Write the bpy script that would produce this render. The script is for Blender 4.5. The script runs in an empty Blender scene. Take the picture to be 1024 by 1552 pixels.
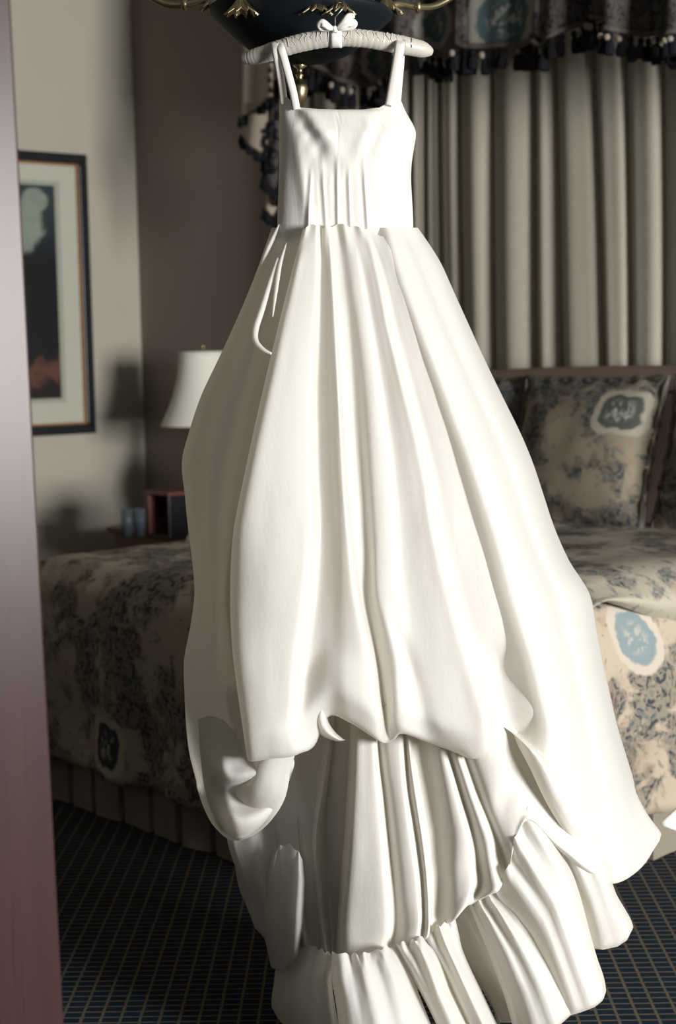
import bpy, bmesh, math, random
import numpy as np
from mathutils import Vector, Matrix, noise

random.seed(7)
SC = bpy.context.scene
COL = SC.collection
PI = math.pi
R = math.radians

# ------------------------------------------------------------------ camera
F_PX, CX, CY, W, H = 2500.0, 512.0, 776.0, 1024, 1552
CAM_Z = 1.5
YAW_S, YAW_C = 0.757, 0.653
PITCH, ROLL = R(5.5), R(1.2)
FWD_H = Vector((-YAW_S, YAW_C, 0)).normalized()
RIGHT_H = Vector((YAW_C, YAW_S, 0)).normalized()
UP = Vector((0, 0, 1))
FWD = (FWD_H * math.cos(PITCH) - UP * math.sin(PITCH)).normalized()
_up = RIGHT_H.cross(FWD).normalized()
C_RIGHT = (RIGHT_H * math.cos(ROLL) - _up * math.sin(ROLL)).normalized()
C_UP = (_up * math.cos(ROLL) + RIGHT_H * math.sin(ROLL)).normalized()
CAM = Vector((0, 0, CAM_Z))

def ray(px, py):
    return C_RIGHT * ((px - CX) / F_PX) - C_UP * ((py - CY) / F_PX) + FWD

def P(px, py, D):
    r = ray(px, py)
    return CAM + r * (D / r.dot(FWD_H))

def on_x(px, py, X):
    r = ray(px, py); return CAM + r * ((X - CAM.x) / r.x)

def on_y(px, py, Y):
    r = ray(px, py); return CAM + r * ((Y - CAM.y) / r.y)

def on_z(px, py, Z):
    r = ray(px, py); return CAM + r * ((Z - CAM.z) / r.z)

cd = bpy.data.cameras.new('camera')
cam = bpy.data.objects.new('camera', cd); COL.objects.link(cam)
cam.matrix_world = Matrix(((C_RIGHT.x, C_UP.x, -FWD.x, CAM.x), (C_RIGHT.y, C_UP.y, -FWD.y, CAM.y),
                           (C_RIGHT.z, C_UP.z, -FWD.z, CAM.z), (0, 0, 0, 1)))
cd.sensor_fit = 'HORIZONTAL'; cd.sensor_width = 24.0
cd.lens = 24.0 * F_PX / W
cd.dof.use_dof = True
cd.dof.focus_distance = 3.42
cd.dof.aperture_fstop = 3.6
cd.clip_start = 0.05
SC.camera = cam

# ------------------------------------------------------------------ light and exposure
wd = bpy.data.worlds.new('world'); SC.world = wd; wd.use_nodes = True
bg = wd.node_tree.nodes['Background']
bg.inputs[0].default_value = (0.75, 0.86, 1.0, 1); bg.inputs[1].default_value = 0.1

WIN_X, WIN_Y, WIN_Z, WIN_W, WIN_H = 5.0, 2.9, 1.75, 2.1, 2.0
la = bpy.data.lights.new('daylight', 'AREA'); la.shape = 'RECTANGLE'
la.size = WIN_W; la.size_y = WIN_H; la.energy = 1120; la.color = (1.0, 0.99, 0.965)
lo = bpy.data.objects.new('daylight', la); COL.objects.link(lo)
lo.location = (WIN_X + 0.16, WIN_Y, WIN_Z)
lo.rotation_euler = (R(90), 0, R(90))      # shines towards -X through the window opening

vs = SC.view_settings
vs.view_transform = 'Standard'; vs.look = 'None'; vs.gamma = 1.0; vs.use_curve_mapping = False
vs.exposure = 0.0

# ------------------------------------------------------------------ material helpers
class NT:
    def __init__(s, name):
        s.m = bpy.data.materials.new(name); s.m.use_nodes = True
        s.t = s.m.node_tree; s.b = s.t.nodes['Principled BSDF']; s.out = s.t.nodes['Material Output']
    def n(s, typ, **kw):
        nd = s.t.nodes.new(typ)
        for k, v in kw.items(): setattr(nd, k, v)
        return nd
    def put(s, sock, v):
        if isinstance(v, bpy.types.NodeSocket): s.t.links.new(v, sock)
        elif v is not None:
            if hasattr(sock.default_value, '__len__') and not hasattr(v, '__len__'):
                sock.default_value = [v] * len(sock.default_value)
            elif hasattr(sock.default_value, '__len__') and len(sock.default_value) == 4 and len(v) == 3:
                sock.default_value = (*v, 1)
            else: sock.default_value = v
    def math(s, op, a, b=None, c=None, clamp=False):
        nd = s.n('ShaderNodeMath', operation=op); nd.use_clamp = clamp
        s.put(nd.inputs[0], a)
        if b is not None: s.put(nd.inputs[1], b)
        if c is not None: s.put(nd.inputs[2], c)
        return nd.outputs[0]
    def vmath(s, op, a, b=None):
        nd = s.n('ShaderNodeVectorMath', operation=op)
        s.put(nd.inputs[0], a)
        if b is not None: s.put(nd.inputs[1], b)
        return nd.outputs['Value'] if op in ('LENGTH', 'DOT_PRODUCT') else nd.outputs[0]
    def coord(s, which='Object'):
        return s.n('ShaderNodeTexCoord').outputs[which]
    def mapping(s, v, scale=(1, 1, 1), rot=(0, 0, 0), loc=(0, 0, 0)):
        nd = s.n('ShaderNodeMapping'); s.put(nd.inputs['Vector'], v)
        nd.inputs['Scale'].default_value = scale; nd.inputs['Rotation'].default_value = rot
        nd.inputs['Location'].default_value = loc
        return nd.outputs[0]
    def noise(s, v, scale=5, detail=3, rough=0.5, dist=0.0):
        nd = s.n('ShaderNodeTexNoise'); s.put(nd.inputs['Vector'], v)
        nd.inputs['Scale'].default_value = scale; nd.inputs['Detail'].default_value = detail
        nd.inputs['Roughness'].default_value = rough; nd.inputs['Distortion'].default_value = dist
        return nd.outputs['Fac']
    def step(s, v, lo, hi):
        nd = s.n('ShaderNodeMapRange', interpolation_type='SMOOTHSTEP'); s.put(nd.inputs[0], v)
        nd.inputs[1].default_value = lo; nd.inputs[2].default_value = hi
        return nd.outputs[0]
    def mix(s, f, a, b):
        nd = s.n('ShaderNodeMix', data_type='RGBA'); s.put(nd.inputs[0], f)
        s.put(nd.inputs[6], a); s.put(nd.inputs[7], b)
        return nd.outputs[2]
    def bump(s, h, strength=0.3, dist=0.01):
        nd = s.n('ShaderNodeBump'); s.put(nd.inputs['Height'], h)
        nd.inputs['Strength'].default_value = strength; nd.inputs['Distance'].default_value = dist
        s.put(s.b.inputs['Normal'], nd.outputs[0])
        return nd.outputs[0]
    def base(s, c): s.put(s.b.inputs['Base Color'], c)
    def set(s, **kw):
        for k, v in kw.items(): s.put(s.b.inputs[k.replace('_', ' ')], v)

def plain(name, col, rough=0.6, metal=0.0, nscale=30, amt=0.12, bump=0.0):
    t = NT(name); o = t.coord()
    f = t.noise(o, nscale, 3)
    t.base(t.mix(f, [c * (1 - amt) for c in col], [min(1, c * (1 + amt)) for c in col]))
    t.set(Roughness=rough, Metallic=metal)
    if bump: t.bump(f, bump, 0.005)
    return t.m

def cloth_white(name, col=(0.86, 0.845, 0.80), rough=0.62, transl=0.12, wr=1.0):
    t = NT(name); o = t.coord()
    f = t.noise(t.mapping(o, (14, 14, 4)), 1.0, 4, 0.55)
    g = t.noise(t.mapping(o, (160, 160, 60)), 1.0, 2, 0.5)
    t.base(t.mix(f, [c * 0.97 for c in col], col))
    t.set(Roughness=rough)
    t.b.inputs['Sheen Weight'].default_value = 0.25
    t.b.inputs['Specular IOR Level'].default_value = 0.35
    nrm = t.bump(t.math('ADD', t.math('MULTIPLY', f, 0.8), t.math('MULTIPLY', g, 0.12)), 0.28 * wr, 0.02)
    if transl:
        tr = t.n('ShaderNodeBsdfTranslucent'); tr.inputs[0].default_value = (col[0], col[1] * .965, col[2] * .89, 1)
        t.t.links.new(nrm, tr.inputs['Normal'])
        mx = t.n('ShaderNodeMixShader'); mx.inputs[0].default_value = transl
        t.t.links.new(t.b.outputs[0], mx.inputs[1]); t.t.links.new(tr.outputs[0], mx.inputs[2])
        t.t.links.new(mx.outputs[0], t.out.inputs['Surface'])
    return t.m

def toile(name, meds=(), base=(0.33, 0.275, 0.205), ink=(0.035, 0.05, 0.062), scale=1.0, off=(0, 0, 0), lo=0.47):
    """printed linen: warm ground, dark blue-grey figures, white-rimmed blue medallions (centre, radii, basis) in object space"""
    t = NT(name); o = t.coord()
    v = t.mapping(o, (scale,) * 3, loc=off)
    big = t.noise(v, 4.2, 2, 0.5)
    mid = t.noise(v, 11, 5, 0.6, 0.8)
    fine = t.noise(v, 30, 4, 0.6, 1.6)
    g = t.mix(t.noise(v, 7, 3), [c * 0.88 for c in base], [min(1, c * 1.18) for c in base])
    fig = t.math('ADD', t.math('MULTIPLY', big, 0.62), t.math('MULTIPLY', mid, 0.48))
    m1 = t.step(fig, lo + 0.03, lo + 0.10)
    lines = t.step(fine, 0.47, 0.60)
    m1 = t.math('MULTIPLY', m1, t.math('MULTIPLY_ADD', lines, 0.5, 0.45))
    c = t.mix(m1, g, ink)
    red = t.step(t.noise(v, 9, 3, 0.6), 0.58, 0.72)
    c = t.mix(t.math('MULTIPLY', red, 0.35), c, (0.26, 0.15, 0.10))
    sm = t.step(t.noise(v, 23, 3, 0.6, 0.6), 0.60, 0.66)
    c = t.mix(t.math('MULTIPLY', sm, 0.6), c, (0.09, 0.12, 0.13))
    for md_ in meds:
        ce, ra, fill = md_[:3]; rot = md_[3] if len(md_) > 3 else 0.0; square = len(md_) > 4 and md_[4]
        d = t.vmath('SUBTRACT', o, tuple(ce))
        wob = t.n('ShaderNodeTexNoise'); t.put(wob.inputs['Vector'], o); wob.inputs['Scale'].default_value = 26
        d = t.vmath('ADD', d, t.vmath('MULTIPLY', t.vmath('SUBTRACT', wob.outputs['Color'], (0.5, 0.5, 0.5)), (0.03, 0.03, 0.03)))
        if rot: d = t.mapping(d, rot=(rot, 0, 0))
        q = t.vmath('MULTIPLY', d, tuple(1.0 / r for r in ra))
        q2 = t.vmath('MULTIPLY', q, q)
        if square: ln = t.math('POWER', t.vmath('DOT_PRODUCT', t.vmath('MULTIPLY', q2, q2), (1, 1, 1)), 0.25)
        else: ln = t.math('SQRT', t.vmath('DOT_PRODUCT', q2, (1, 1, 1)))
        rim = t.math('SUBTRACT', 1.0, t.step(ln, 0.97, 1.07))
        inn = t.math('SUBTRACT', 1.0, t.step(ln, 0.70, 0.80))
        c = t.mix(rim, c, [min(1, 0.5 * x * 1.3 + 0.5 * y) for x, y in zip(base, (0.42, 0.40, 0.36))])
        fg = t.math('MULTIPLY', t.step(t.noise(o, 34, 3, 0.6, 0.5), 0.47, 0.60), t.math('SUBTRACT', 1.0, t.step(ln, 0.30, 0.62)))
        c = t.mix(inn, c, t.mix(fg, fill, (0.36, 0.36, 0.32)))
    t.base(c); t.set(Roughness=0.85)
    t.b.inputs['Specular IOR Level'].default_value = 0.2
    t.bump(t.noise(o, 260, 2), 0.15, 0.004)
    return t.m

# ------------------------------------------------------------------ mesh helpers
def me_obj(name, verts, faces, mat, parent=None, smooth=True, kind=None):
    me = bpy.data.meshes.new(name); me.from_pydata([tuple(v) for v in verts], [], [tuple(f) for f in faces])
    me.update()
    return link(name, me, mat, parent, smooth, kind)

def link(name, me, mat, parent=None, smooth=True, kind=None):
    if smooth:
        me.polygons.foreach_set('use_smooth', [True] * len(me.polygons))
    if mat is not None and not me.materials: me.materials.append(mat)
    o = bpy.data.objects.new(name, me); COL.objects.link(o)
    if parent is not None:
        o.parent = parent
        o.matrix_parent_inverse = Matrix.Identity(4)
        # vertices are written in world metres: bring them into the parent's frame
        inv = world_of(parent).inverted()
        me.transform(inv)
    if kind: o['kind'] = kind
    return o

def world_of(o):
    m = o.matrix_basis.copy()
    while o.parent is not None:
        o = o.parent; m = o.matrix_basis @ m
    return m

def bm_obj(name, bm, mat, parent=None, smooth=False, kind=None):
    bmesh.ops.recalc_face_normals(bm, faces=bm.faces[:])
    me = bpy.data.meshes.new(name); bm.to_mesh(me); bm.free()
    return link(name, me, mat, parent, smooth, kind)

def thing(name, label, cat, loc, group=None):
    o = bpy.data.objects.new(name, None); COL.objects.link(o)
    o.location = loc; o.empty_display_size = 0.1
    o['label'] = label; o['category'] = cat
    if group: o['group'] = group
    return o

def tag(o, label, cat, group=None):
    o['label'] = label; o['category'] = cat
    if group: o['group'] = group
    return o

def box_bm(lo, hi, bev=0.0, seg=2, bm=None):
    own = bm is None
    b = bmesh.new()
    r = bmesh.ops.create_cube(b, size=1.0)
    for v in b.verts:
        v.co = Vector([(lo[i] + hi[i]) / 2 + v.co[i] * (hi[i] - lo[i]) for i in range(3)])
    if bev: bmesh.ops.bevel(b, geom=b.edges[:], offset=bev, segments=seg, affect='EDGES', profile=0.5)
    if own: return b
    me = bpy.data.meshes.new('tmp'); b.to_mesh(me); b.free(); bm.from_mesh(me); bpy.data.meshes.remove(me)
    return bm

def box(name, lo, hi, mat, parent=None, bev=0.0, kind=None, smooth=False):
    return bm_obj(name, box_bm(lo, hi, bev), mat, parent, smooth, kind)

def tube_data(path, radii, n=10, cap=True):
    """swept circle along a polyline, parallel-transport frame"""
    pts = [Vector(p) for p in path]
    if not hasattr(radii, '__len__'): radii = [radii] * len(pts)
    vs, fs = [], []
    t0 = (pts[1] - pts[0]).normalized()
    a = t0.orthogonal().normalized()
    for i, p in enumerate(pts):
        t = (pts[min(i + 1, len(pts) - 1)] - pts[max(i - 1, 0)]).normalized()
        a = (a - t * a.dot(t)).normalized(); b = t.cross(a)
        for k in range(n):
            an = 2 * PI * k / n
            vs.append(p + (a * math.cos(an) + b * math.sin(an)) * radii[i])
    for i in range(len(pts) - 1):
        for k in range(n):
            fs.append((i * n + k, i * n + (k + 1) % n, (i + 1) * n + (k + 1) % n, (i + 1) * n + k))
    if cap:
        fs.append(tuple(range(n - 1, -1, -1))); fs.append(tuple((len(pts) - 1) * n + k for k in range(n)))
    return vs, fs

def tube(name, path, radii, mat, parent=None, n=10, kind=None):
    v, f = tube_data(path, radii, n); return me_obj(name, v, f, mat, parent, True, kind)

def smooth_path(pts, n=8):
    pts = [Vector(p) for p in pts]; out = []
    for i in range(len(pts) - 1):
        p0, p1, p2, p3 = pts[max(i - 1, 0)], pts[i], pts[i + 1], pts[min(i + 2, len(pts) - 1)]
        for k in range(n):
            t = k / n
            out.append(0.5 * ((2 * p1) + (p2 - p0) * t + (2 * p0 - 5 * p1 + 4 * p2 - p3) * t * t + (3 * p1 - p0 - 3 * p2 + p3) * t ** 3))
    out.append(pts[-1]); return out

def lathe_data(prof, n=32, M=None):
    vs, fs = [], []
    for (r, z) in prof:
        for k in range(n):
            a = 2 * PI * k / n; v = Vector((r * math.cos(a), r * math.sin(a), z))
            vs.append(M @ v if M else v)
    for i in range(len(prof) - 1):
        for k in range(n):
            fs.append((i * n + k, i * n + (k + 1) % n, (i + 1) * n + (k + 1) % n, (i + 1) * n + k))
    return vs, fs

def lathe(name, prof, mat, parent=None, n=32, M=None, kind=None):
    v, f = lathe_data(prof, n, M); return me_obj(name, v, f, mat, parent, True, kind)

def interp(xs, ys, x):
    return float(np.interp(x, xs, ys))

# ------------------------------------------------------------------ materials
def make_carpet():
    t = NT('carpet'); o = t.coord()
    sp = t.n('ShaderNodeSeparateXYZ'); t.put(sp.inputs[0], t.mapping(o, rot=(0, 0, R(-48.5))))
    wob = t.noise(o, 60, 2)
    def lines(s, cell, w):
        x = t.math('ADD', t.math('DIVIDE', s, cell), t.math('MULTIPLY', wob, 0.10))
        fr = t.math('FRACT', x)
        d = t.math('ABSOLUTE', t.math('SUBTRACT', fr, 0.5))
        return t.math('SUBTRACT', 1.0, t.step(d, w * 0.6, w * 1.4))
    a = lines(sp.outputs[0], 0.045, 0.075); b = lines(sp.outputs[1], 0.0315, 0.12)
    both = t.math('MAXIMUM', t.math('MULTIPLY', a, 0.95), t.math('MULTIPLY', b, 0.85))
    pile = t.noise(o, 420, 2, 0.6)
    navy = t.mix(pile, (0.006, 0.013, 0.024), (0.022, 0.036, 0.055))
    hue = t.noise(o, 26, 1)
    thread = t.mix(t.step(hue, 0.42, 0.6), (0.16, 0.155, 0.115), (0.20, 0.145, 0.10))
    t.base(t.mix(t.math('MULTIPLY', both, t.math('MULTIPLY_ADD', pile, 0.7, 0.4)), navy, thread))
    t.set(Roughness=0.95); t.b.inputs['Specular IOR Level'].default_value = 0.05
    t.bump(pile, 0.4, 0.006)
    return t.m

M = {}
M['carpet'] = make_carpet()
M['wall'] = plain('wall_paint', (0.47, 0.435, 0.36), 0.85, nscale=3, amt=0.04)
M['wall_head'] = plain('wall_paint_brown_shaded', (0.245, 0.205, 0.17), 0.85, nscale=3, amt=0.04)  # wall paint, browner and darkened so the head wall's shade sits in its colour
M['wall_back'] = plain('wall_paint_far', (0.085, 0.082, 0.08), 0.85, nscale=3, amt=0.04)
M['ceiling'] = plain('ceiling_paint', (0.22, 0.215, 0.205), 0.9, nscale=3, amt=0.03)
M['satin'] = cloth_white('dress_satin', (0.79, 0.77, 0.72), 0.45, 0.16, 0.5)
M['organza'] = cloth_white('dress_organza', (0.85, 0.84, 0.81), 0.6, 0.42, 0.45)
M['taffeta'] = cloth_white('dress_lining', (0.80, 0.775, 0.715), 0.5, 0.22, 0.4)
M['hanger_satin'] = cloth_white('hanger_satin', (0.47, 0.445, 0.395), 0.38, 0.0, 0.3)
M['ribbon'] = cloth_white('ribbon', (0.85, 0.83, 0.79), 0.35, 0.08, 0.2)
M['steel'] = plain('hook_steel', (0.75, 0.74, 0.70), 0.25, 1.0)
M['pearl'] = plain('pearl_button', (0.86, 0.85, 0.80), 0.25)
M['brass'] = plain('aged_brass', (0.52, 0.44, 0.27), 0.32, 1.0, 60, 0.25)
M['ebony'] = plain('ebonised_bowl', (0.004, 0.007, 0.010), 0.6, 0, 20, 0.2)
M['ebony'].node_tree.nodes['Principled BSDF'].inputs['Specular IOR Level'].default_value = 0.2
M['black_frame'] = plain('black_frame', (0.012, 0.012, 0.016), 0.35)
M['gilt'] = plain('gilt_fillet', (0.42, 0.22, 0.10), 0.45, 0.3)
M['mat_board'] = plain('mat_board', (0.50, 0.50, 0.42), 0.9, amt=0.03)
M['shade'] = plain('lampshade_linen', (0.80, 0.80, 0.70), 0.85, nscale=200, amt=0.05)
M['lamp_base'] = plain('lamp_ceramic', (0.05, 0.06, 0.08), 0.25)
M['headboard'] = plain('headboard_fabric', (0.25, 0.175, 0.14), 0.9, nscale=90, amt=0.1)
M['ruffle'] = plain('bed_skirt_linen', (0.24, 0.205, 0.165), 0.9, nscale=120, amt=0.12)
M['fringe'] = plain('dark_fringe', (0.012, 0.013, 0.016), 0.95, nscale=90, amt=0.4)
M['fringe'].node_tree.nodes['Principled BSDF'].inputs['Specular IOR Level'].default_value = 0.1
M['bead'] = plain('tassel_beads', (0.28, 0.24, 0.19), 0.7)
M['glass'] = plain('tumbler_glass', (0.30, 0.36, 0.42), 0.08)
M['glass'].node_tree.nodes['Principled BSDF'].inputs['Transmission Weight'].default_value = 0.7
M['white_cloth'] = cloth_white('white_cotton', (0.86, 0.85, 0.82), 0.8, 0.1)
M['lining'] = plain('valance_lining', (0.42, 0.35, 0.28), 0.85, nscale=80, amt=0.1)
M['mattress'] = plain('mattress_ticking', (0.6, 0.58, 0.54), 0.9)

def make_wood(name, c1, c2, rough, axis=2, spec=0.4):
    t = NT(name); o = t.coord()
    s = [38, 38, 38]; s[axis] = 1.6
    f = t.noise(t.mapping(o, s), 1.0, 5, 0.6, 0.4)
    g = t.noise(o, 2.2, 2)
    fl = [160, 160, 160]; fl[axis] = 5
    pore = t.step(t.noise(t.mapping(o, fl), 1.0, 3), 0.60, 0.70)
    c = t.mix(t.math('ADD', t.math('MULTIPLY', f, 0.7), t.math('MULTIPLY', g, 0.3)), c1, c2)
    c = t.mix(t.math('MULTIPLY', pore, 0.35), c, [x * 0.45 for x in c1])
    t.base(c); t.set(Roughness=rough); t.bump(f, 0.05, 0.002)
    t.b.inputs['Specular IOR Level'].default_value = spec
    return t.m
M['mahogany'] = make_wood('door_mahogany', (0.026, 0.013, 0.014), (0.055, 0.030, 0.029), 0.28, spec=0.155)
M['redwood'] = make_wood('nightstand_mahogany', (0.10, 0.032, 0.025), (0.17, 0.055, 0.04), 0.4)

def make_curtain():
    t = NT('curtain_linen'); o = t.coord()
    a = t.noise(t.mapping(o, (260, 260, 22)), 1.0, 2); b = t.noise(t.mapping(o, (30, 30, 300)), 1.0, 2)
    w = t.math('ADD', t.math('MULTIPLY', a, 0.5), t.math('MULTIPLY', b, 0.5))
    t.base(t.mix(w, (0.35, 0.325, 0.26), (0.52, 0.485, 0.40)))
    t.set(Roughness=0.9); t.b.inputs['Specular IOR Level'].default_value = 0.15
    t.bump(w, 0.2, 0.004)
    return t.m
M['curtain'] = make_curtain()

# ------------------------------------------------------------------ room shell
WL, WB, WR, WF, CH = -7.58, 5.14, 5.0, -2.2, 3.6     # left wall X, head wall Y, window wall X, near wall Y, ceiling
def struct(o): o['kind'] = 'structure'; return o
struct(box('floor', (WL, WF, -0.1), (WR, WB, 0), M['carpet']))
struct(box('ceiling', (WL - 0.15, WF - 0.15, CH), (WR + 0.15, WB + 0.15, CH + 0.1), M['ceiling']))
struct(box('wall_left', (WL - 0.15, WF - 0.15, -0.1), (WL, WB + 0.15, CH), M['wall']))
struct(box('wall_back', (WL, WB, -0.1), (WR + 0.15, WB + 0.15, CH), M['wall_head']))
struct(box('wall_front', (WL, WF - 0.15, -0.1), (WR + 0.15, WF, CH), M['wall_back']))
bm = bmesh.new()
y0, y1, z0, z1 = WIN_Y - WIN_W / 2, WIN_Y + WIN_W / 2, WIN_Z - WIN_H / 2, WIN_Z + WIN_H / 2
for lo_, hi_ in (((WR, WF, -0.1), (WR + 0.15, y0, CH)), ((WR, y1, -0.1), (WR + 0.15, WB, CH)),
                 ((WR, y0, -0.1), (WR + 0.15, y1, z0)), ((WR, y0, z1), (WR + 0.15, y1, CH))):
    box_bm(lo_, hi_, bm=bm)
struct(bm_obj('wall_right', bm, M['wall_back']))
bm = bmesh.new()
for lo_, hi_ in (((WR - 0.02, y0 - 0.08, z0 - 0.08), (WR + 0.02, y1 + 0.08, z0)), ((WR - 0.02, y0 - 0.08, z1), (WR + 0.02, y1 + 0.08, z1 + 0.08)),
                 ((WR - 0.02, y0 - 0.08, z0), (WR + 0.02, y0, z1)), ((WR - 0.02, y1, z0), (WR + 0.02, y1 + 0.08, z1)),
                 ((WR + 0.05, WIN_Y - 0.02, z0), (WR + 0.09, WIN_Y + 0.02, z1))):
    box_bm(lo_, hi_, 0.004, 1, bm=bm)
struct(bm_obj('window_1', bm, M['ceiling']))
for nm, lo_, hi_ in (('baseboard_left', (WL, WF, 0), (WL + 0.02, WB - 0.02, 0.12)), ('baseboard_back', (WL, WB - 0.02, 0), (WR, WB, 0.12))):
    struct(box(nm, lo_, hi_, M['mahogany'], bev=0.004))

# open door in the left foreground: its free edge runs down the picture
hinge_dir = (-RIGHT_H * 0.84 + FWD_H * -0.54).normalized()
D_DOOR = 2.35
pb, pt = P(60, 830, D_DOOR), P(60, 830, D_DOOR)
edge = Vector((pb.x, pb.y, 0))
dn = Vector((-hinge_dir.y, hinge_dir.x, 0))
if dn.dot(FWD_H) < 0: dn = -dn
DOOR_LEAN = 0.014            # the old door hangs a little out of plumb
def door_pt(a, b, z): return edge + hinge_dir * (a + DOOR_LEAN * (z - pb.z)) + dn * b + UP * z
def door_box(name, a0, a1, b0, b1, z0_, z1_, mat, parent=None, bev=0.004):
    bmx = box_bm((a0, b0, z0_), (a1, b1, z1_), bev)
    for v in bmx.verts: v.co = door_pt(v.co.x, v.co.y, v.co.z)
    return bm_obj(name, bmx, mat, parent)
door = door_box('door_1', 0, 0.86, 0, 0.044, 0.012, 2.75, M['mahogany'])
door['kind'] = 'structure'
for z0_, z1_ in ((0.25, 1.0), (1.2, 2.5)):
    door_box('panel', 0.22, 0.72, -0.012, 0.001, z0_, z1_, M['mahogany'], door, 0.01)
vv, ff = lathe_data([(0.0, 0.0), (0.026, 0.0), (0.026, 0.006), (0.01, 0.01), (0.01, 0.03), (0.027, 0.042), (0.03, 0.055), (0.022, 0.07), (0, 0.074)], 20)
mm = Matrix.Translation(door_pt(0.30, 0.0, 1.0)) @ Vector((0, 0, 1)).rotation_difference(-dn).to_matrix().to_4x4()
me_obj('door_knob', [mm @ v for v in vv], ff, M['brass'], door)

# ------------------------------------------------------------------ bed
BX0, BX1, BY0, BY1, BZ = -4.98, -2.99, 2.86, 4.90, 0.83
bed = thing('bed', 'large bed with patterned toile bedspread, upholstered headboard and pleated skirt', 'bed', ((BX0 + BX1) / 2, (BY0 + BY1) / 2, 0))

def drape_surface(name, mat, parent, x0, x1, yy0, yy1, ztop, zbot, rnd, seed, bulge, meds=None, sides=('f', 'n', 'o')):
    """bedspread: top sheet that rounds over the foot and both long sides and hangs to the hem"""
    vs_, fs_ = [], []
    # cross direction s (across X, incl. both drops), length direction t (from head to foot drop)
    drop = ztop - zbot
    wx, wy = x1 - x0, yy1 - yy0
    NS, NT_ = 120, 110
    smin, smax = -drop, wx + drop
    tmin, tmax = 0.0, wy + drop
    def edge_fn(e):      # e>0 is distance beyond the edge along cloth: returns (out, down)
        if e <= -rnd: return (e, 0.0)
        a = (e + rnd)
        arc = rnd * PI / 2
        if a < arc:
            th = a / rnd
            return (-rnd + rnd * math.sin(th), rnd * (1 - math.cos(th)))
        return (0.0, rnd + (a - arc))
    for j in range(NT_ + 1):
        t = tmin + (tmax - tmin) * j / NT_
        for i in range(NS + 1):
            s = smin + (smax - smin) * i / NS
            es = s - wx if s > wx / 2 else -s
            et = t - wy
            os_, ds = edge_fn(es); ot, dt = edge_fn(et)
            sx = (wx + os_) if s > wx / 2 else -os_
            ty = wy + ot
            dwn = max(ds, dt) if min(ds, dt) <= 0.001 else max(ds, dt)
            # corner: drop in both directions -> soft cone
            flare = 0.0
            if ds > rnd and dt > rnd:
                k = min(ds, dt) - rnd
                flare = 0.16 * min(1, k / 0.4)
            x = x0 + sx; y = yy1 - ty
            if flare:
                x += (flare if s > wx / 2 else -flare) * 0.7; y -= flare * 0.7
            z = ztop - dwn
            hang = min(1.0, dwn / drop)
            nz = noise.noise(Vector((x * 2.1, y * 2.1, seed)))
            n2 = noise.noise(Vector((x * 6, y * 6, seed + 5)))
            if dwn < 0.05:
                z += 0.018 * nz + 0.006 * n2
            else:
                out = bulge * math.sin(PI * min(1, hang * 1.3)) + 0.05 * hang + 0.03 * hang * math.sin((s if dt > ds else t) * 13 + 2 * nz) + 0.012 * n2
                if ds >= dt: x += out if s > wx / 2 else -out
                else: y -= out
            vs_.append((x, y, max(z, zbot - 0.01)))
    for j in range(NT_):
        for i in range(NS):
            a = j * (NS + 1) + i
            fs_.append((a, a + 1, a + NS + 2, a + NS + 1))
    return me_obj(name, vs_, fs_, mat, parent)

bed_o = Vector(bed.location)
def bl(p): return tuple(Vector(p) - bed_o)
blue = (0.20, 0.25, 0.262); dblue = (0.022, 0.032, 0.042)
meds = [(bl(on_x(972, 966, BX1 + 0.06)), (0.14, 0.085, 0.125), blue, R(-38)),
        (bl(on_x(912, 1085, BX1 + 0.09)), (0.10, 0.035, 0.06), (0.2, 0.24, 0.25)),
        (bl(on_y(160, 1132, BY0 - 0.06)), (0.105, 0.10, 0.09), (0.03, 0.04, 0.05), 0.0, True),
        (bl(on_z(78, 912, BZ)), (0.16, 0.13, 0.10), dblue)]
M['bedspread'] = toile('bedspread_toile', meds, base=(0.41, 0.345, 0.262), ink=(0.022, 0.032, 0.042))
drape_surface('bedspread', M['bedspread'], bed, BX0, BX1, BY0, BY1 - 0.02, BZ, 0.17, 0.09, 3.0, 0.035)
box('mattress', (BX0 + 0.05, BY0 + 0.05, 0.40), (BX1 - 0.05, BY1 - 0.03, BZ - 0.06), M['mattress'], bed, 0.05)
box('bed_base', (BX0 + 0.08, BY0 + 0.08, 0.12), (BX1 - 0.08, BY1 - 0.03, 0.40), M['mattress'], bed, 0.02)
for (lx, ly) in ((BX0 + .15, BY0 + .15), (BX1 - .15, BY0 + .15), (BX0 + .15, BY1 - .15), (BX1 - .15, BY1 - .15)):
    lathe('leg', [(0, 0), (0.02, 0), (0.026, 0.06), (0.03, 0.13), (0, 0.13)], M['redwood'], bed, 12, Matrix.Translation((lx, ly, 0)))
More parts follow.
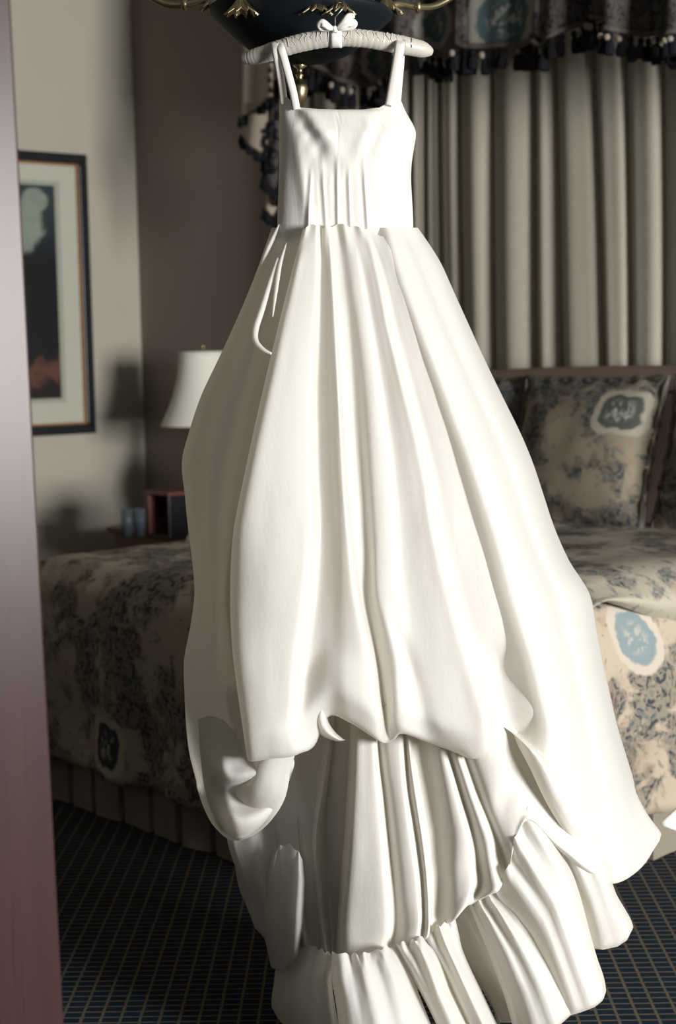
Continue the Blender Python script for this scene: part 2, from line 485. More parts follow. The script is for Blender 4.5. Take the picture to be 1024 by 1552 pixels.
# pleated skirt to the floor, box pleats
def pleated(path, z0_, z1_, name, mat, parent, pitch=0.16, depth=0.022):
    vs_, fs_ = [], []
    pts = []
    for i in range(len(path) - 1):
        a, b = Vector(path[i]), Vector(path[i + 1]); L = (b - a).length
        d = (b - a).normalized(); nrm = Vector((d.y, -d.x, 0))
        k = 0.0
        while k < L:
            ph = (k / pitch) % 1.0
            inn = depth if 0.40 < ph < 0.56 else 0.0
            pts.append(a + d * k - nrm * inn + nrm * 0.006 * math.sin(k * 17))
            k += pitch / 25
    n = len(pts)
    for q, z in enumerate((z0_, z0_ * .6 + z1_ * .4, z1_)):
        for p in pts:
            o_ = 0.014 * (1 - q / 2) * noise.noise(Vector((p.x * 9, p.y * 9, 3)))
            vs_.append((p.x + o_, p.y - o_, z))
    for q in range(2):
        for i in range(n - 1):
            fs_.append((q * n + i, q * n + i + 1, (q + 1) * n + i + 1, (q + 1) * n + i))
    return me_obj(name, vs_, fs_, mat, parent, False)
pleated([(BX0 + .01, BY1 - .05, 0), (BX0 + .01, BY0 + .0, 0), (BX1 + .012, BY0 + .0, 0), (BX1 + .012, BY1 - .05, 0)], 0.004, 0.235, 'bed_skirt', M['ruffle'], bed)
# turned-back top layer of the bedspread by the pillows
def turned_back():
    vs_, fs_ = [], []
    NX, NY = 60, 40
    X0, X1 = BX0 + 0.02, BX1 + 0.035
    for j in range(NY + 1):
        for i in range(NX + 1):
            u, v = i / NX, j / NY
            x = X0 + (X1 - X0) * u
            yst = 3.42 + 0.10 * (1 - u) + 0.03 * math.sin(u * 9)
            y = yst + (4.72 - yst) * v
            prof = min(1, math.sqrt(max(0, 1 - (1 - min(1, v / 0.10)) ** 2)))
            side = math.sqrt(max(0, 1 - max(0, (u - 0.93) / 0.07) ** 2))
            sag = -0.02 * max(0, (u - 0.90) / 0.10) ** 2
            z = BZ - 0.01 + 0.045 * prof * (0.35 + 0.65 * side) + sag + 0.012 * noise.noise(Vector((x * 4, y * 4, 9)))
            if j == 0: z = BZ - 0.03
            vs_.append((x, y, z))
    for j in range(NY):
        for i in range(NX):
            a = j * (NX + 1) + i; fs_.append((a, a + 1, a + NX + 2, a + NX + 1))
    # hanging edge on the near long side
    base = len(vs_)
    for q in range(1, 6):
        for j in range(NY + 1):
            p = vs_[j * (NX + 1) + NX]
            th = q / 5
            vs_.append((p[0] + 0.035 * math.sin(th * PI) , p[1], p[2] - th * (0.01 + 0.42 * min(0.8, max(0.0, j / NY - 0.05)))))
    for q in range(5):
        for j in range(NY):
            a = (j * (NX + 1) + NX) if q == 0 else base + (q - 1) * (NY + 1) + j
            b = ((j + 1) * (NX + 1) + NX) if q == 0 else base + (q - 1) * (NY + 1) + j + 1
            c = base + q * (NY + 1) + j + 1; d = base + q * (NY + 1) + j
            fs_.append((a, d, c, b))
    return me_obj('turned_back_spread', vs_, fs_, M['bedspread_fold'], bed)
M['bedspread_fold'] = toile('bedspread_toile_light', (), base=(0.40, 0.36, 0.29), off=(3.1, 1.7, 0.4), lo=0.51)
turned_back()
# headboard: upholstered, gently curved top, thick border roll
def headboard():
    bmx = bmesh.new()
    n = 40; X0, X1 = BX0 - 0.03, BX1 + 0.03
    def top(u): return 1.405 + 0.02 * math.sin(PI * u) 
    pr = [(0.0, 0), (0.0, 1)]
    fr, bk = [], []
    rows = []
    for i in range(n + 1):
        u = i / n; x = X0 + (X1 - X0) * u; zt = top(u)
        sec = [(4.985, 0.02), (4.985, zt - 0.02), (4.97, zt), (4.94, zt + 0.005), (4.905, zt - 0.01), (4.89, zt - 0.04), (4.895, zt - 0.085), (4.915, zt - 0.10), (4.915, 0.02)]
        rows.append([bmx.verts.new((x, y, z)) for (y, z) in sec])
    for i in range(n):
        for k in range(len(rows[0]) - 1):
            bmx.faces.new((rows[i][k], rows[i + 1][k], rows[i + 1][k + 1], rows[i][k + 1]))
    bmx.faces.new(rows[0]); bmx.faces.new(rows[-1][::-1])
    return bm_obj('headboard', bmx, M['headboard'], bed, False)
headboard()

# ------------------------------------------------------------------ pillows
def pillow_mesh(w, h, th):
    vs_, fs_ = [], []
    N = 28
    for side in (1, -1):
        for j in range(N + 1):
            for i in range(N + 1):
                u, v = 2 * i / N - 1, 2 * j / N - 1
                uu, vv_ = min(1, abs(u) / 0.90), min(1, abs(v) / 0.90)
                puff = ((1 - uu ** 2.6) * (1 - vv_ ** 2.6)) ** 0.55 if uu < 1 and vv_ < 1 else 0
                pinch = 1 - 0.06 * (1 - abs(v)) ** 0.5 * abs(u) - 0.0
                pinv = 1 - 0.05 * (1 - abs(u)) ** 0.5 * abs(v)
                x = u * w / 2 * pinch; z = v * h / 2 * pinv
                y = -side * (th / 2 * puff + 0.006) + 0.008 * noise.noise(Vector((x * 7, z * 7, side)))
                if uu >= 1 or vv_ >= 1: y += 0.008 * math.sin((x + z) * 60)
                vs_.append((x, y, z))
    K = (N + 1) ** 2
    for s in (0, 1):
        for j in range(N):
            for i in range(N):
                a = s * K + j * (N + 1) + i
                q = (a, a + 1, a + N + 2, a + N + 1)
                fs_.append(q if s == 0 else q[::-1])
    rim = [i for i in range(N + 1)] + [j * (N + 1) + N for j in range(1, N + 1)] + [N * (N + 1) + i for i in range(N - 1, -1, -1)] + [j * (N + 1) for j in range(N - 1, 0, -1)]
    for k in range(len(rim)):
        a, b = rim[k], rim[(k + 1) % len(rim)]
        fs_.append((a, a + K, b + K, b))
    return vs_, fs_

def pillow(cx, cy, cz, w, h, th, lean, yaw, label, med, seed, tilt=0.0, lo=0.52):
    t = thing('pillow', label, 'pillow', (cx, cy, cz - h / 2), 'toile pillows against the headboard')
    mat = toile('pillow_toile', med, base=(0.30, 0.255, 0.19), off=(seed, seed * .7, 0), lo=lo, scale=1.0)
    vs_, fs_ = pillow_mesh(w, h, th)
    mt = Matrix.Rotation(yaw, 4, 'Z') @ Matrix.Rotation(lean, 4, 'X') @ Matrix.Rotation(tilt, 4, 'Y') @ Matrix.Translation((0, 0, h / 2))
    me = bpy.data.meshes.new('cushion'); me.from_pydata([tuple(v) for v in vs_], [], fs_)
    me.polygons.foreach_set('use_smooth', [True] * len(me.polygons)); me.materials.append(mat)
    o = bpy.data.objects.new('cushion', me); COL.objects.link(o); o.parent = t; o.matrix_basis = mt
    # fringed piping round the edge
    path = []
    a, b = w / 2 - .012, h / 2 - .012
    for k in range(81):
        an = 2 * PI * k / 80
        c, s = math.cos(an), math.sin(an)
        m = max(abs(c), abs(s)); x, z = c / m, s / m
        path.append((x * a * (1 - 0.06 * (1 - abs(z)) ** 0.5 * abs(x)), 0.0, z * b * (1 - 0.05 * (1 - abs(x)) ** .5 * abs(z))))
    pv, pf = tube_data(path, [0.010 + 0.004 * (k % 2) for k in range(81)], 6, False)
    me2 = bpy.data.meshes.new('fringe_trim'); me2.from_pydata([tuple(v) for v in pv], [], pf); me2.materials.append(M['pillow_trim'])
    o2 = bpy.data.objects.new('fringe_trim', me2); COL.objects.link(o2); o2.parent = t; o2.matrix_basis = mt
    return t
M['pillow_trim'] = plain('pillow_trim', (0.10, 0.085, 0.075), 0.9, nscale=70, amt=0.5)
PZ = BZ - 0.005
pillow(-4.02, 4.58, PZ + .30, 0.70, 0.60, 0.17, R(-16), 0, 'large toile pillow with a pale framed medallion, leaning on the headboard', [((0.20, -0.07, 0.145), (0.105, 0.3, 0.085), (0.085, 0.095, 0.08), 0.0, True)], 1.3, R(0), 0.455)
pillow(-4.72, 4.60, PZ + .30, 0.68, 0.60, 0.16, R(-16), 0, 'toile pillow mostly hidden behind the dress skirt, dark gap at its right', [((-0.15, -0.07, 0.12), (0.1, 0.2, 0.08), blue)], 5.1, R(1), 0.42)
pillow(-3.31, 4.59, PZ + .30, 0.70, 0.60, 0.17, R(-16), 0, 'darker toile pillow cut off at the right edge, beside the medallion pillow', [((-0.20, -0.07, 0.12), (0.1, 0.2, 0.08), (0.09, 0.11, 0.10))], 9.4, R(0), 0.41)

# ------------------------------------------------------------------ white cloth hanging by the bedside (only its corner shows)
def white_corner():
    vs_, fs_ = [], []
    N = 14
    A = P(1002, 1249, 4.15); B = P(1120, 1130, 4.35); C = P(1125, 1300, 4.15)
    for j in range(N + 1):
        for i in range(N + 1):
            u, v = i / N, j / N
            p = A.lerp(B, u).lerp(A.lerp(C, u), v)
            p = p - FWD_H * (0.02 * math.sin(v * PI) * u ** .5 + 0.01 * math.sin(v * 9 + u * 4) * u)
            vs_.append(p)
    for j in range(N):
        for i in range(N):
            a = j * (N + 1) + i; fs_.append((a, a + 1, a + N + 2, a + N + 1))
    o = me_obj('white_cloth', vs_, fs_, M['white_cloth'])
    md = o.modifiers.new('thick', 'SOLIDIFY'); md.thickness = 0.006
    tag(o, 'corner of a white cotton cloth poking in at the right beside the bed skirt', 'cloth')
white_corner()

# ------------------------------------------------------------------ framed picture on the left wall
pc = on_x(133, 445, WL)
PY1 = pc.y; PYW = 1.02; PY0 = PY1 - PYW
zt = on_x(131, 236, WL).z; zb = on_x(141, 656, WL).z
pic = thing('framed_picture', 'tall framed flower print with pale mat and black frame on the left wall', 'picture', (WL, (PY0 + PY1) / 2, zb))
fw = 0.052
bm = bmesh.new()
for lo_, hi_ in (((WL + .002, PY0, zb), (WL + .04, PY1, zb + fw)), ((WL + .002, PY0, zt - fw), (WL + .04, PY1, zt)),
                 ((WL + .002, PY0, zb + fw), (WL + .04, PY0 + fw, zt - fw)), ((WL + .002, PY1 - fw, zb + fw), (WL + .04, PY1, zt - fw))):
    box_bm(lo_, hi_, 0.005, 2, bm=bm)
bm_obj('frame', bm, M['black_frame'], pic)
bm = bmesh.new(); g = 0.011
a0, a1, b0, b1 = PY0 + fw, PY1 - fw, zb + fw, zt - fw
for lo_, hi_ in (((WL + .003, a0, b0), (WL + .03, a1, b0 + g)), ((WL + .003, a0, b1 - g), (WL + .03, a1, b1)),
                 ((WL + .003, a0, b0 + g), (WL + .03, a0 + g, b1 - g)), ((WL + .003, a1 - g, b0 + g), (WL + .03, a1, b1 - g))):
    box_bm(lo_, hi_, 0.003, 1, bm=bm)
bm_obj('gilt_fillet', bm, M['gilt'], pic)
mw = 0.105
bm = bmesh.new()
c0, c1, d0, d1 = a0 + g + mw, a1 - g - mw, b0 + g + mw * 1.03, b1 - g - mw * 0.80
for lo_, hi_ in (((WL + .003, a0 + g, b0 + g), (WL + .016, a1 - g, d0)), ((WL + .003, a0 + g, d1), (WL + .016, a1 - g, b1 - g)),
                 ((WL + .003, a0 + g, d0), (WL + .016, c0, d1)), ((WL + .003, c1, d0), (WL + .016, a1 - g, d1))):
    box_bm(lo_, hi_, bm=bm)
bm_obj('mat_board', bm, M['mat_board'], pic)
bm = bmesh.new(); e = 0.022
M['mat_inner'] = plain('mat_inner_bevel', (0.36, 0.38, 0.31), 0.9, amt=0.03)
for lo_, hi_ in (((WL + .003, c0, d0), (WL + .011, c1, d0 + e)), ((WL + .003, c0, d1 - e), (WL + .011, c1, d1)),
                 ((WL + .003, c0, d0 + e), (WL + .011, c0 + e, d1 - e)), ((WL + .003, c1 - e, d0 + e), (WL + .011, c1, d1 - e))):
    box_bm(lo_, hi_, bm=bm)
bm_obj('inner_mat', bm, M['mat_inner'], pic)
def make_print(cy, cz, hw, hh):
    t = NT('flower_print'); o = t.coord()
    sp = t.n('ShaderNodeSeparateXYZ'); t.put(sp.inputs[0], o)
    u = t.math('DIVIDE', t.math('SUBTRACT', sp.outputs[1], cy), hw)      # -1..1 across
    v = t.math('DIVIDE', t.math('SUBTRACT', sp.outputs[2], cz), hh)
    wob = t.math('MULTIPLY', t.math('SUBTRACT', t.noise(o, 9, 4, 0.6, 0.6), 0.5), 0.55)
    def blob(cu, cv, ru, rv):
        a = t.math('POWER', t.math('DIVIDE', t.math('SUBTRACT', u, cu), ru), 2.0)
        b = t.math('POWER', t.math('DIVIDE', t.math('SUBTRACT', v, cv), rv), 2.0)
        r = t.math('ADD', t.math('SQRT', t.math('ADD', a, b)), wob)
        return t.math('SUBTRACT', 1.0, t.step(r, 0.85, 1.1))
    dark = t.mix(t.step(v, 0.2, 0.9), (0.010, 0.010, 0.014), (0.03, 0.05, 0.055))
    low = t.math('SUBTRACT', t.math('ADD', v, t.math('MULTIPLY', u, -0.16)), wob)
    c = t.mix(t.math('MULTIPLY', t.math('SUBTRACT', 1.0, t.step(low, -0.84, -0.66)), 0.9), dark, (0.13, 0.06, 0.04))
    c = t.mix(t.math('SUBTRACT', 1.0, t.step(low, -1.0, -0.86)), c, (0.02, 0.013, 0.014))
    fl = (0.34, 0.37, 0.30)
    tex = t.mix(t.noise(o, 14, 3, 0.6, 0.8), (0.16, 0.19, 0.16), fl)
    for bb in ((0.25, 0.62, 0.55, 0.26), (0.62, 0.86, 0.25, 0.12), (-0.35, 0.55, 0.5, 0.28), (0.1, 0.22, 0.22, 0.10)):
        c = t.mix(blob(*bb), c, tex)
    t.base(c); t.set(Roughness=0.35)
    return t.m
pr = make_print((c0 + c1) / 2 - pic.location.y, (d0 + d1) / 2 - pic.location.z, (c1 - c0) / 2 - e, (d1 - d0) / 2 - e)
box('print', (WL + .002, c0, d0), (WL + .007, c1, d1), pr, pic)

# ------------------------------------------------------------------ nightstand, lamp, tumblers, box
LY = 4.89
LX = on_y(309, 590, LY).x
NSZ = 0.66
NY0, NY1 = 4.50, 5.11
ns = thing('nightstand', 'dark mahogany nightstand in the corner between bed and left wall', 'nightstand', (LX, 4.80, 0))
box('top', (LX - .33, NY0, NSZ - .03), (LX + .33, NY1, NSZ), M['redwood'], ns, 0.006)
box('body', (LX - .30, NY0 + .03, 0.12), (LX + .30, NY1 - .02, NSZ - .03), M['redwood'], ns, 0.004)
for k, (za, zb_) in enumerate(((0.15, 0.37), (0.39, 0.61))):
    dr = box('drawer', (LX - .27, NY0 + .015, za), (LX + .27, NY0 + .032, zb_), M['redwood'], ns, 0.004)
    lathe('knob', [(0.012, 0), (0.008, 0.01), (0.014, 0.02), (0.0, 0.028)], M['brass'], dr, 12, Matrix.Translation((LX, NY0 + .015, (za + zb_) / 2)) @ Matrix.Rotation(R(90), 4, 'X'))
for lx, ly in ((LX - .27, NY0 + .06), (LX + .27, NY0 + .06), (LX - .27, NY1 - .05), (LX + .27, NY1 - .05)):
    box('leg', (lx - .025, ly - .025, 0), (lx + .025, ly + .025, .12), M['redwood'], ns, 0.004)

lamp = thing('table_lamp', 'table lamp with a pale flared fabric shade standing on the nightstand', 'lamp', (LX, LY, NSZ))
sh_b = P(290, 648, 8.0).z; sh_t = P(290, 533, 8.0).z
prof = []
for k in range(13):
    q = k / 12; prof.append((0.118 + 0.102 * (1 - q) ** 1.9, sh_b + (sh_t - sh_b) * q))
lathe('lamp_shade', prof + [(prof[-1][0] - .004, prof[-1][1])] + [(r - .004, z) for r, z in prof[::-1]] + [prof[0]], M['shade'], lamp, 40, Matrix.Translation((LX, LY, 0)))
lathe('base', [(0, 0), (.085, 0), (.085, .02), (.04, .035), (.05, .08), (.09, .15), (.10, .22), (.075, .30), (.03, .36), (.018, .38), (.018, sh_b - NSZ + .03), (0, sh_b - NSZ + .03)], M['lamp_base'], lamp, 28, Matrix.Translation((LX, LY, NSZ)))
tube('harp', [(LX, LY, sh_b + .03), (LX, LY, sh_t + .012)], .004, M['brass'], lamp, 8)
lathe('finial', [(0, 0), (.008, .002), (.012, .012), (.006, .022), (0, .028)], M['brass'], lamp, 12, Matrix.Translation((LX, LY, sh_t + .01)))
tube('shade_spider', [(LX - .116, LY, sh_t - .006), (LX, LY, sh_t + .006), (LX + .116, LY, sh_t - .006)], .003, M['brass'], lamp, 6)

bc = P(262, 785, 7.75)
wb = thing('wooden_box', 'reddish wooden box with open dark front on the nightstand', 'box', (bc.x, bc.y, NSZ))
bz1 = P(262, 748, 7.75).z
def obox(name, a, b, c, d, z0_, z1_, mat, par):   # box in view-aligned axes at the stand
    return box(name, (bc.x + a, bc.y + c, z0_), (bc.x + b, bc.y + d, z1_), mat, par, 0.003)
obox('side', -.09, -.05, -.10, .12, NSZ, bz1, M['redwood'], wb)
obox('side', .10, .115, -.10, .12, NSZ, bz1, M['black_frame'], wb)
obox('lid', -.095, .12, -.105, .125, bz1, bz1 + .018, M['redwood'], wb)
obox('back', -.05, .10, .10, .12, NSZ, bz1, M['black_frame'], wb)
obox('bottom', -.05, .10, -.10, .10, NSZ, NSZ + .012, M['black_frame'], wb)
for k, (px_, lab) in enumerate(((192, 'left of two glass tumblers on the nightstand, next to the wall'), (212, 'right of two glass tumblers on the nightstand, next to the wooden box'))):
    q = P(px_, 785, 7.75)
    prof = [(0, 0), (.024, 0), (.029, .13), (.027, .13), (.023, .008), (0, .008)]
    o = lathe('drinking_glass', [(r, z) for r, z in prof], M['glass'], None, 20)
    o.location = (q.x, q.y, NSZ + .001)
    tag(o, lab, 'glass', 'tumblers on the nightstand')

# ------------------------------------------------------------------ curtain behind the headboard
CY_ = 5.03
def curtain():
    # fold ridges (bright bands) and valleys read off along the bottom; folds fan slightly
    vx = [(430, 430), (470, 472), (510, 512), (548, 550), (585, 588), (617, 622), (640, 640), (662, 668), (692, 700), (740, 746), (802, 808), (834, 846), (892, 912), (942, 952), (1000, 1002), (1060, 1060), (1120, 1120), (1190, 1190), (1260, 1260), (1330, 1330)]
    NZ = 26
    zt_, zb_ = CH - 0.05, 0.04
    us = []
    for i in range(len(vx) - 1):
        a, b = vx[i], vx[i + 1]
        w = b[0] - a[0]
        amp = min(0.075, 0.0016 * w + 0.012)
        n = 16
        for k in range(n):
            f = k / n
            # deep narrow valley, rounded broad ridge
            h = (math.sin(PI * f)) ** 0.34
            us.append((a[0] + f * w, a[1] + f * (b[1] - a[1]), amp * h + 0.004 * math.sin(f * PI * 3 + i)))
    us.append((vx[-1][0], vx[-1][1], 0))
    vs_, fs_ = [], []
    for j in range(NZ + 1):
        z = zt_ + (zb_ - zt_) * j / NZ
        for (pt_, pb_, h) in us:
            xt = on_y(pt_, 100, CY_).x; xb = on_y(pb_, 540, CY_).x
            za, zc = 2.75, 1.5
            f = (za - z) / (za - zc)
            x = xt + (xb - xt) * max(-0.4, min(1.4, f))
            vs_.append((x, CY_ + 0.06 - h * (1 + 0.15 * math.sin(z * 2 + x * 3)), z))
    n = len(us)
    for j in range(NZ):
        for i in range(n - 1):
            a = j * n + i; fs_.append((a, a + 1, a + n + 1, a + n))
    o = me_obj('curtain', vs_, fs_, M['curtain'])
    tag(o, 'beige linen curtain hanging in deep folds behind the headboard', 'curtain')
curtain()

# ------------------------------------------------------------------ valance with medallions and fringe
VY = 4.78
val = thing('valance', 'dark toile valance with medallions and tassel fringe above the beige curtain', 'valance', (on_y(740, 50, VY).x, VY, 2.6))
vo = Vector(val.location)
def vl(p): return tuple(Vector(p) - vo)
vmeds = [(vl(on_y(766, 26, VY)), (0.185, 0.2, 0.155), (0.07, 0.11, 0.115)),
         (vl(on_y(657, 36, VY)), (0.085, 0.2, 0.10), (0.08, 0.115, 0.125)),
         (vl(on_y(556, 92, VY)), (0.05, 0.2, 0.11), (0.06, 0.09, 0.10))]
M['valance'] = toile('valance_toile', vmeds, base=(0.14, 0.12, 0.105), ink=(0.012, 0.016, 0.022), lo=0.44)
cont = [(425, 120), (450, 118), (475, 95), (500, 105), (525, 122), (550, 128), (580, 122), (600, 100), (625, 70), (650, 80), (675, 84), (700, 66), (715, 72), (765, 68), (815, 62), (830, 72), (850, 55), (868, 34), (890, 24), (915, 28), (935, 46), (965, 50), (998, 48), (1010, 62), (1024, 58), (1070, 40), (1120, 60), (1200, 50), (1300, 70)]
def vdepth(px_): return 0.055 * math.sin(px_ / 17.0) + 0.03 * math.sin(px_ / 7.3 + 1)
def valance_face():
    vs_, fs_ = [], []
    xs = np.arange(425, 1301, 4.0); NZ = 22
    for j in range(NZ + 1):
        for px_ in xs:
            yb = interp([c[0] for c in cont], [c[1] for c in cont], px_)
            pbm = on_y(px_, yb, VY)
            f = j / NZ
            flat = 0.25 if 712 < px_ < 818 else 1.0
            z = (CH - 0.03) + (pbm.z - (CH - 0.03)) * f
            vs_.append((pbm.x, VY + flat * vdepth(px_) * (0.3 + 0.7 * f), z))
    n = len(xs)
    for j in range(NZ):
        for i in range(n - 1):
            a = j * n + i; fs_.append((a, a + 1, a + n + 1, a + n))
    o = me_obj('face', vs_, fs_, M['valance'], val)
    md = o.modifiers.new('thick', 'SOLIDIFY'); md.thickness = 0.012
    return xs
valance_face()
# fringe braid and tassels along the hem
braid = []
for px_ in np.arange(425, 1300, 6.0):
    yb = interp([c[0] for c in cont], [c[1] for c in cont], px_)
    p = on_y(px_, yb, VY); flat = 0.25 if 712 < px_ < 818 else 1.0
    braid.append(Vector((p.x, VY + flat * vdepth(px_) - 0.01, p.z)))
tube('braid', braid, 0.011, M['pillow_trim'], val, 6)
tv, tf = lathe_data([(0, 0.0), (.010, -.004), (.013, -.016), (.008, -.026), (.014, -.034), (.020, -.070), (.017, -.085), (0, -.085)], 8)
tme = bpy.data.meshes.new('tassel'); tme.from_pydata([tuple(v) for v in tv], [], tf); tme.materials.append(M['fringe'])
bv, bf = lathe_data([(0, 0.0), (.009, -.003), (.012, -.012), (.008, -.022), (0, -.025)], 8)
bme = bpy.data.meshes.new('bead'); bme.from_pydata([tuple(v) for v in bv], [], bf); bme.materials.append(M['bead'])
L = 0.0; nxt = 0.0
for i in range(len(braid) - 1):
    L += (braid[i + 1] - braid[i]).length
    if L >= nxt:
        nxt += 0.036
        o = bpy.data.objects.new('tassel', tme); COL.objects.link(o); o.parent = val
        o.location = braid[i] - vo + Vector((0, random.uniform(-.01, .01), -0.012)); o.rotation_euler = (random.uniform(-.15, .15), random.uniform(-.15, .15), 0)
        o.scale = (1, 1, random.uniform(.85, 1.2))
        if random.random() < 0.4:
            b = bpy.data.objects.new('bead', bme); COL.objects.link(b); b.parent = o; b.location = (0, -0.014, -0.01)
# cascading jabot at the left end: stacked zigzag folds, each lower and narrower
jab = [  # (corner pixels tl, tr, bl, br), depth forward of the valance plane, lining?
    ((371, -60), (422, -60), (372, 180), (424, 150), .02, True), ((404, 130), (427, 120), (402, 246), (424, 252), .00, False),
    ((372, 178), (406, 168), (368, 206), (408, 236), .03, True), ((413, 190), (430, 180), (411, 262), (427, 300), -.02, False), ((416, 250), (432, 250), (414, 318), (428, 340), -.05, True)]
def fringe_strip(hem, par, ln=0.045):
    vs_, fs_ = [], []
    for i, p in enumerate(hem):
        L_ = ln * random.uniform(.75, 1.2)
        mt = Matrix.Translation(p + Vector((random.uniform(-.006, .006), random.uniform(-.012, .004), 0.006))) @ Matrix.Rotation(random.uniform(-.35, .35), 4, 'Y')
        v, f = lathe_data([(0.004, 0), (.009, -.2 * L_), (.006, -.35 * L_), (.013, -.8 * L_), (.009, -L_), (0, -L_)], 6, mt)
        o_ = len(vs_); vs_ += v; fs_ += [tuple(k + o_ for k in q) for q in f]
    me_obj('fringe', vs_, fs_, M['fringe'], par, True, 'stuff')
def jabot():
    for k, (tl, tr, bl_, br_, dep, lin) in enumerate(jab):
        vs_, fs_ = [], []
        N = 14
        for j in range(N + 1):
            for i in range(N + 1):
                u, v = i / N, j / N
                px_ = (tl[0] * (1 - u) + tr[0] * u) * (1 - v) + (bl_[0] * (1 - u) + br_[0] * u) * v
                py_ = (tl[1] * (1 - u) + tr[1] * u) * (1 - v) + (bl_[1] * (1 - u) + br_[1] * u) * v
                p = on_y(px_, py_, VY + 0.03 - dep)
                p.z = min(p.z, CH - .03)
                p.y += 0.022 * math.sin(u * PI * 1.5 + k) - 0.02 * v
                vs_.append(p)
        for j in range(N):
            for i in range(N):
                a = j * (N + 1) + i; fs_.append((a, a + 1, a + N + 2, a + N + 1))
        o = me_obj('jabot_fold', vs_, fs_, M['lining'] if lin else M['valance'], val)
        md = o.modifiers.new('thick', 'SOLIDIFY'); md.thickness = 0.008
        fringe_strip([vs_[N * (N + 1) + i] - Vector((0, .012, 0)) for i in range(N + 1)], o)
        fringe_strip([vs_[j * (N + 1) + N] - Vector((0, .012, 0)) for j in range(4, N + 1)], o, .03)
jabot()

# ------------------------------------------------------------------ chandelier
CD = 3.80
cc = P(456, 26, CD)
ch = thing('chandelier', 'black bowl chandelier with brass arms and leaf clusters, carrying the hanger', 'chandelier', cc)
tiltM = Matrix.Translation(cc) @ Matrix.Rotation(R(2.6), 4, FWD_H) 
RB = 0.205
prof = [(0.0, -0.100), (0.03, -0.100), (0.07, -0.094), (0.11, -0.078), (0.145, -0.052), (0.175, -0.025), (0.195, -0.006), (RB, 0.004), (RB + .002, 0.012), (RB - .004, 0.016), (0.19, 0.010), (0.16, -0.012), (0.10, -0.05), (0.0, -0.065)]
lathe('bowl', prof, M['ebony'], ch, 56, tiltM)
fin = [(0, -.100), (.012, -.102), (.016, -.108), (.006, -.114), (.006, -.124), (.010, -.128), (.006, -.134), (.008, -.140), (.017, -.147), (.020, -.158), (.017, -.176), (.009, -.190), (.003, -.196), (0, -.198)]
lathe('finial', fin, M['brass'], ch, 16, tiltM)
stem = [(0, -.06), (.03, -.055), (.022, -.03), (.016, 0.0), (.020, .05), (.035, .09), (.022, .13), (.014, .2), (.02, .28), (.03, .32), (.012, .36), (0, .37)]
lathe('stem', stem, M['brass'], ch, 20, Matrix.Translation(cc))
zc = CH
lathe('canopy', [(0, CH), (.07, CH), (.065, CH - .02), (.03, CH - .045), (.012, CH - .06), (0, CH - .06)], M['brass'], ch, 24, Matrix.Translation((cc.x, cc.y, 0)))
tube('chain_rod', [(cc.x, cc.y, cc.z + .36), (cc.x, cc.y, CH - .05)], .006, M['brass'], ch, 8)
def leaf_data(M4, L=0.05, w=0.016):
    vs_, fs_ = [], []
    n = 6
    for i in range(n + 1):
        t = i / n; ww = w * math.sin(PI * min(1, t * .9 + .1)) ** .8
        z = -L * t; y = 0.012 * t + 0.012 * t * t
        for k in (-1, 0, 1):
            vs_.append(M4 @ Vector((k * ww, y - 0.004 * abs(k), z)))
    for i in range(n):
        for k in (0, 1):
            a = i * 3 + k; fs_.append((a, a + 1, a + 4, a + 3))
    return vs_, fs_
def add_cluster(par, base, outd, n=7, L=0.045):
    vs_, fs_ = [], []
    for k in range(n):
        an = 2 * PI * k / n
        rot = Matrix.Rotation(an, 4, 'Z')
        m4 = Matrix.Translation(base) @ rot @ Matrix.Translation((0, .006, 0)) @ Matrix.Rotation(R(13), 4, 'X')
        v, f = leaf_data(m4, L, 0.011)
        o = len(vs_); vs_ += v; fs_ += [tuple(i + o for i in q) for q in f]
    o = me_obj('leaf_cluster', vs_, fs_, M['brass'], par)
    md = o.modifiers.new('thick', 'SOLIDIFY'); md.thickness = 0.003
    return o
arm_dirs = [(1.0, 0.0), (-1.0, 0.05), (0.42, -0.9), (-0.45, -0.88), (0.5, 0.86), (-0.5, 0.86)]
for k, (a, b) in enumerate(arm_dirs):
    d = (RIGHT_H * a + FWD_H * b).normalized()
    rim = cc + d * (RB - .012) + UP * (0.012 - 0.0454 * RB * a)
    ext = 0.16 if k < 2 else 0.13
    s = smooth_path([rim + UP * -.004, rim + UP * .014 + d * .008, rim + d * .025 + UP * .022, rim + d * .07 + UP * .014, rim + d * (ext * .72) + UP * .018, rim + d * ext + UP * .05, rim + d * (ext + .01) + UP * .11], 6)
    arm = tube('arm', s, [0.0075] * len(s), M['brass'], ch, 10)
    lathe('collar', [(0.0, -.007), (.012, -.006), (.014, 0), (.012, .006), (0.0, .007)], M['brass'], arm, 12, Matrix.Translation(rim + d * .07 + UP * .014) @ UP.rotation_difference(d).to_matrix().to_4x4())
    tip = s[-1]
    lathe('drip_pan', [(0, 0), (.02, .002), (.042, .012), (.044, .015), (.02, .010), (.013, .012), (.013, .045), (0, .045)], M['brass'], arm, 20, Matrix.Translation(tip))
    lathe('candle', [(0, 0), (.011, 0), (.011, .09), (0, .095)], M['ribbon'], arm, 12, Matrix.Translation(tip + UP * .042))
    add_cluster(ch, rim + UP * .040, d, 10, 0.045)
for px_ in (365, 478, 513):
    p = P(px_, -6, CD - RB * 0.82)
    add_cluster(ch, p, d, 10, 0.045)

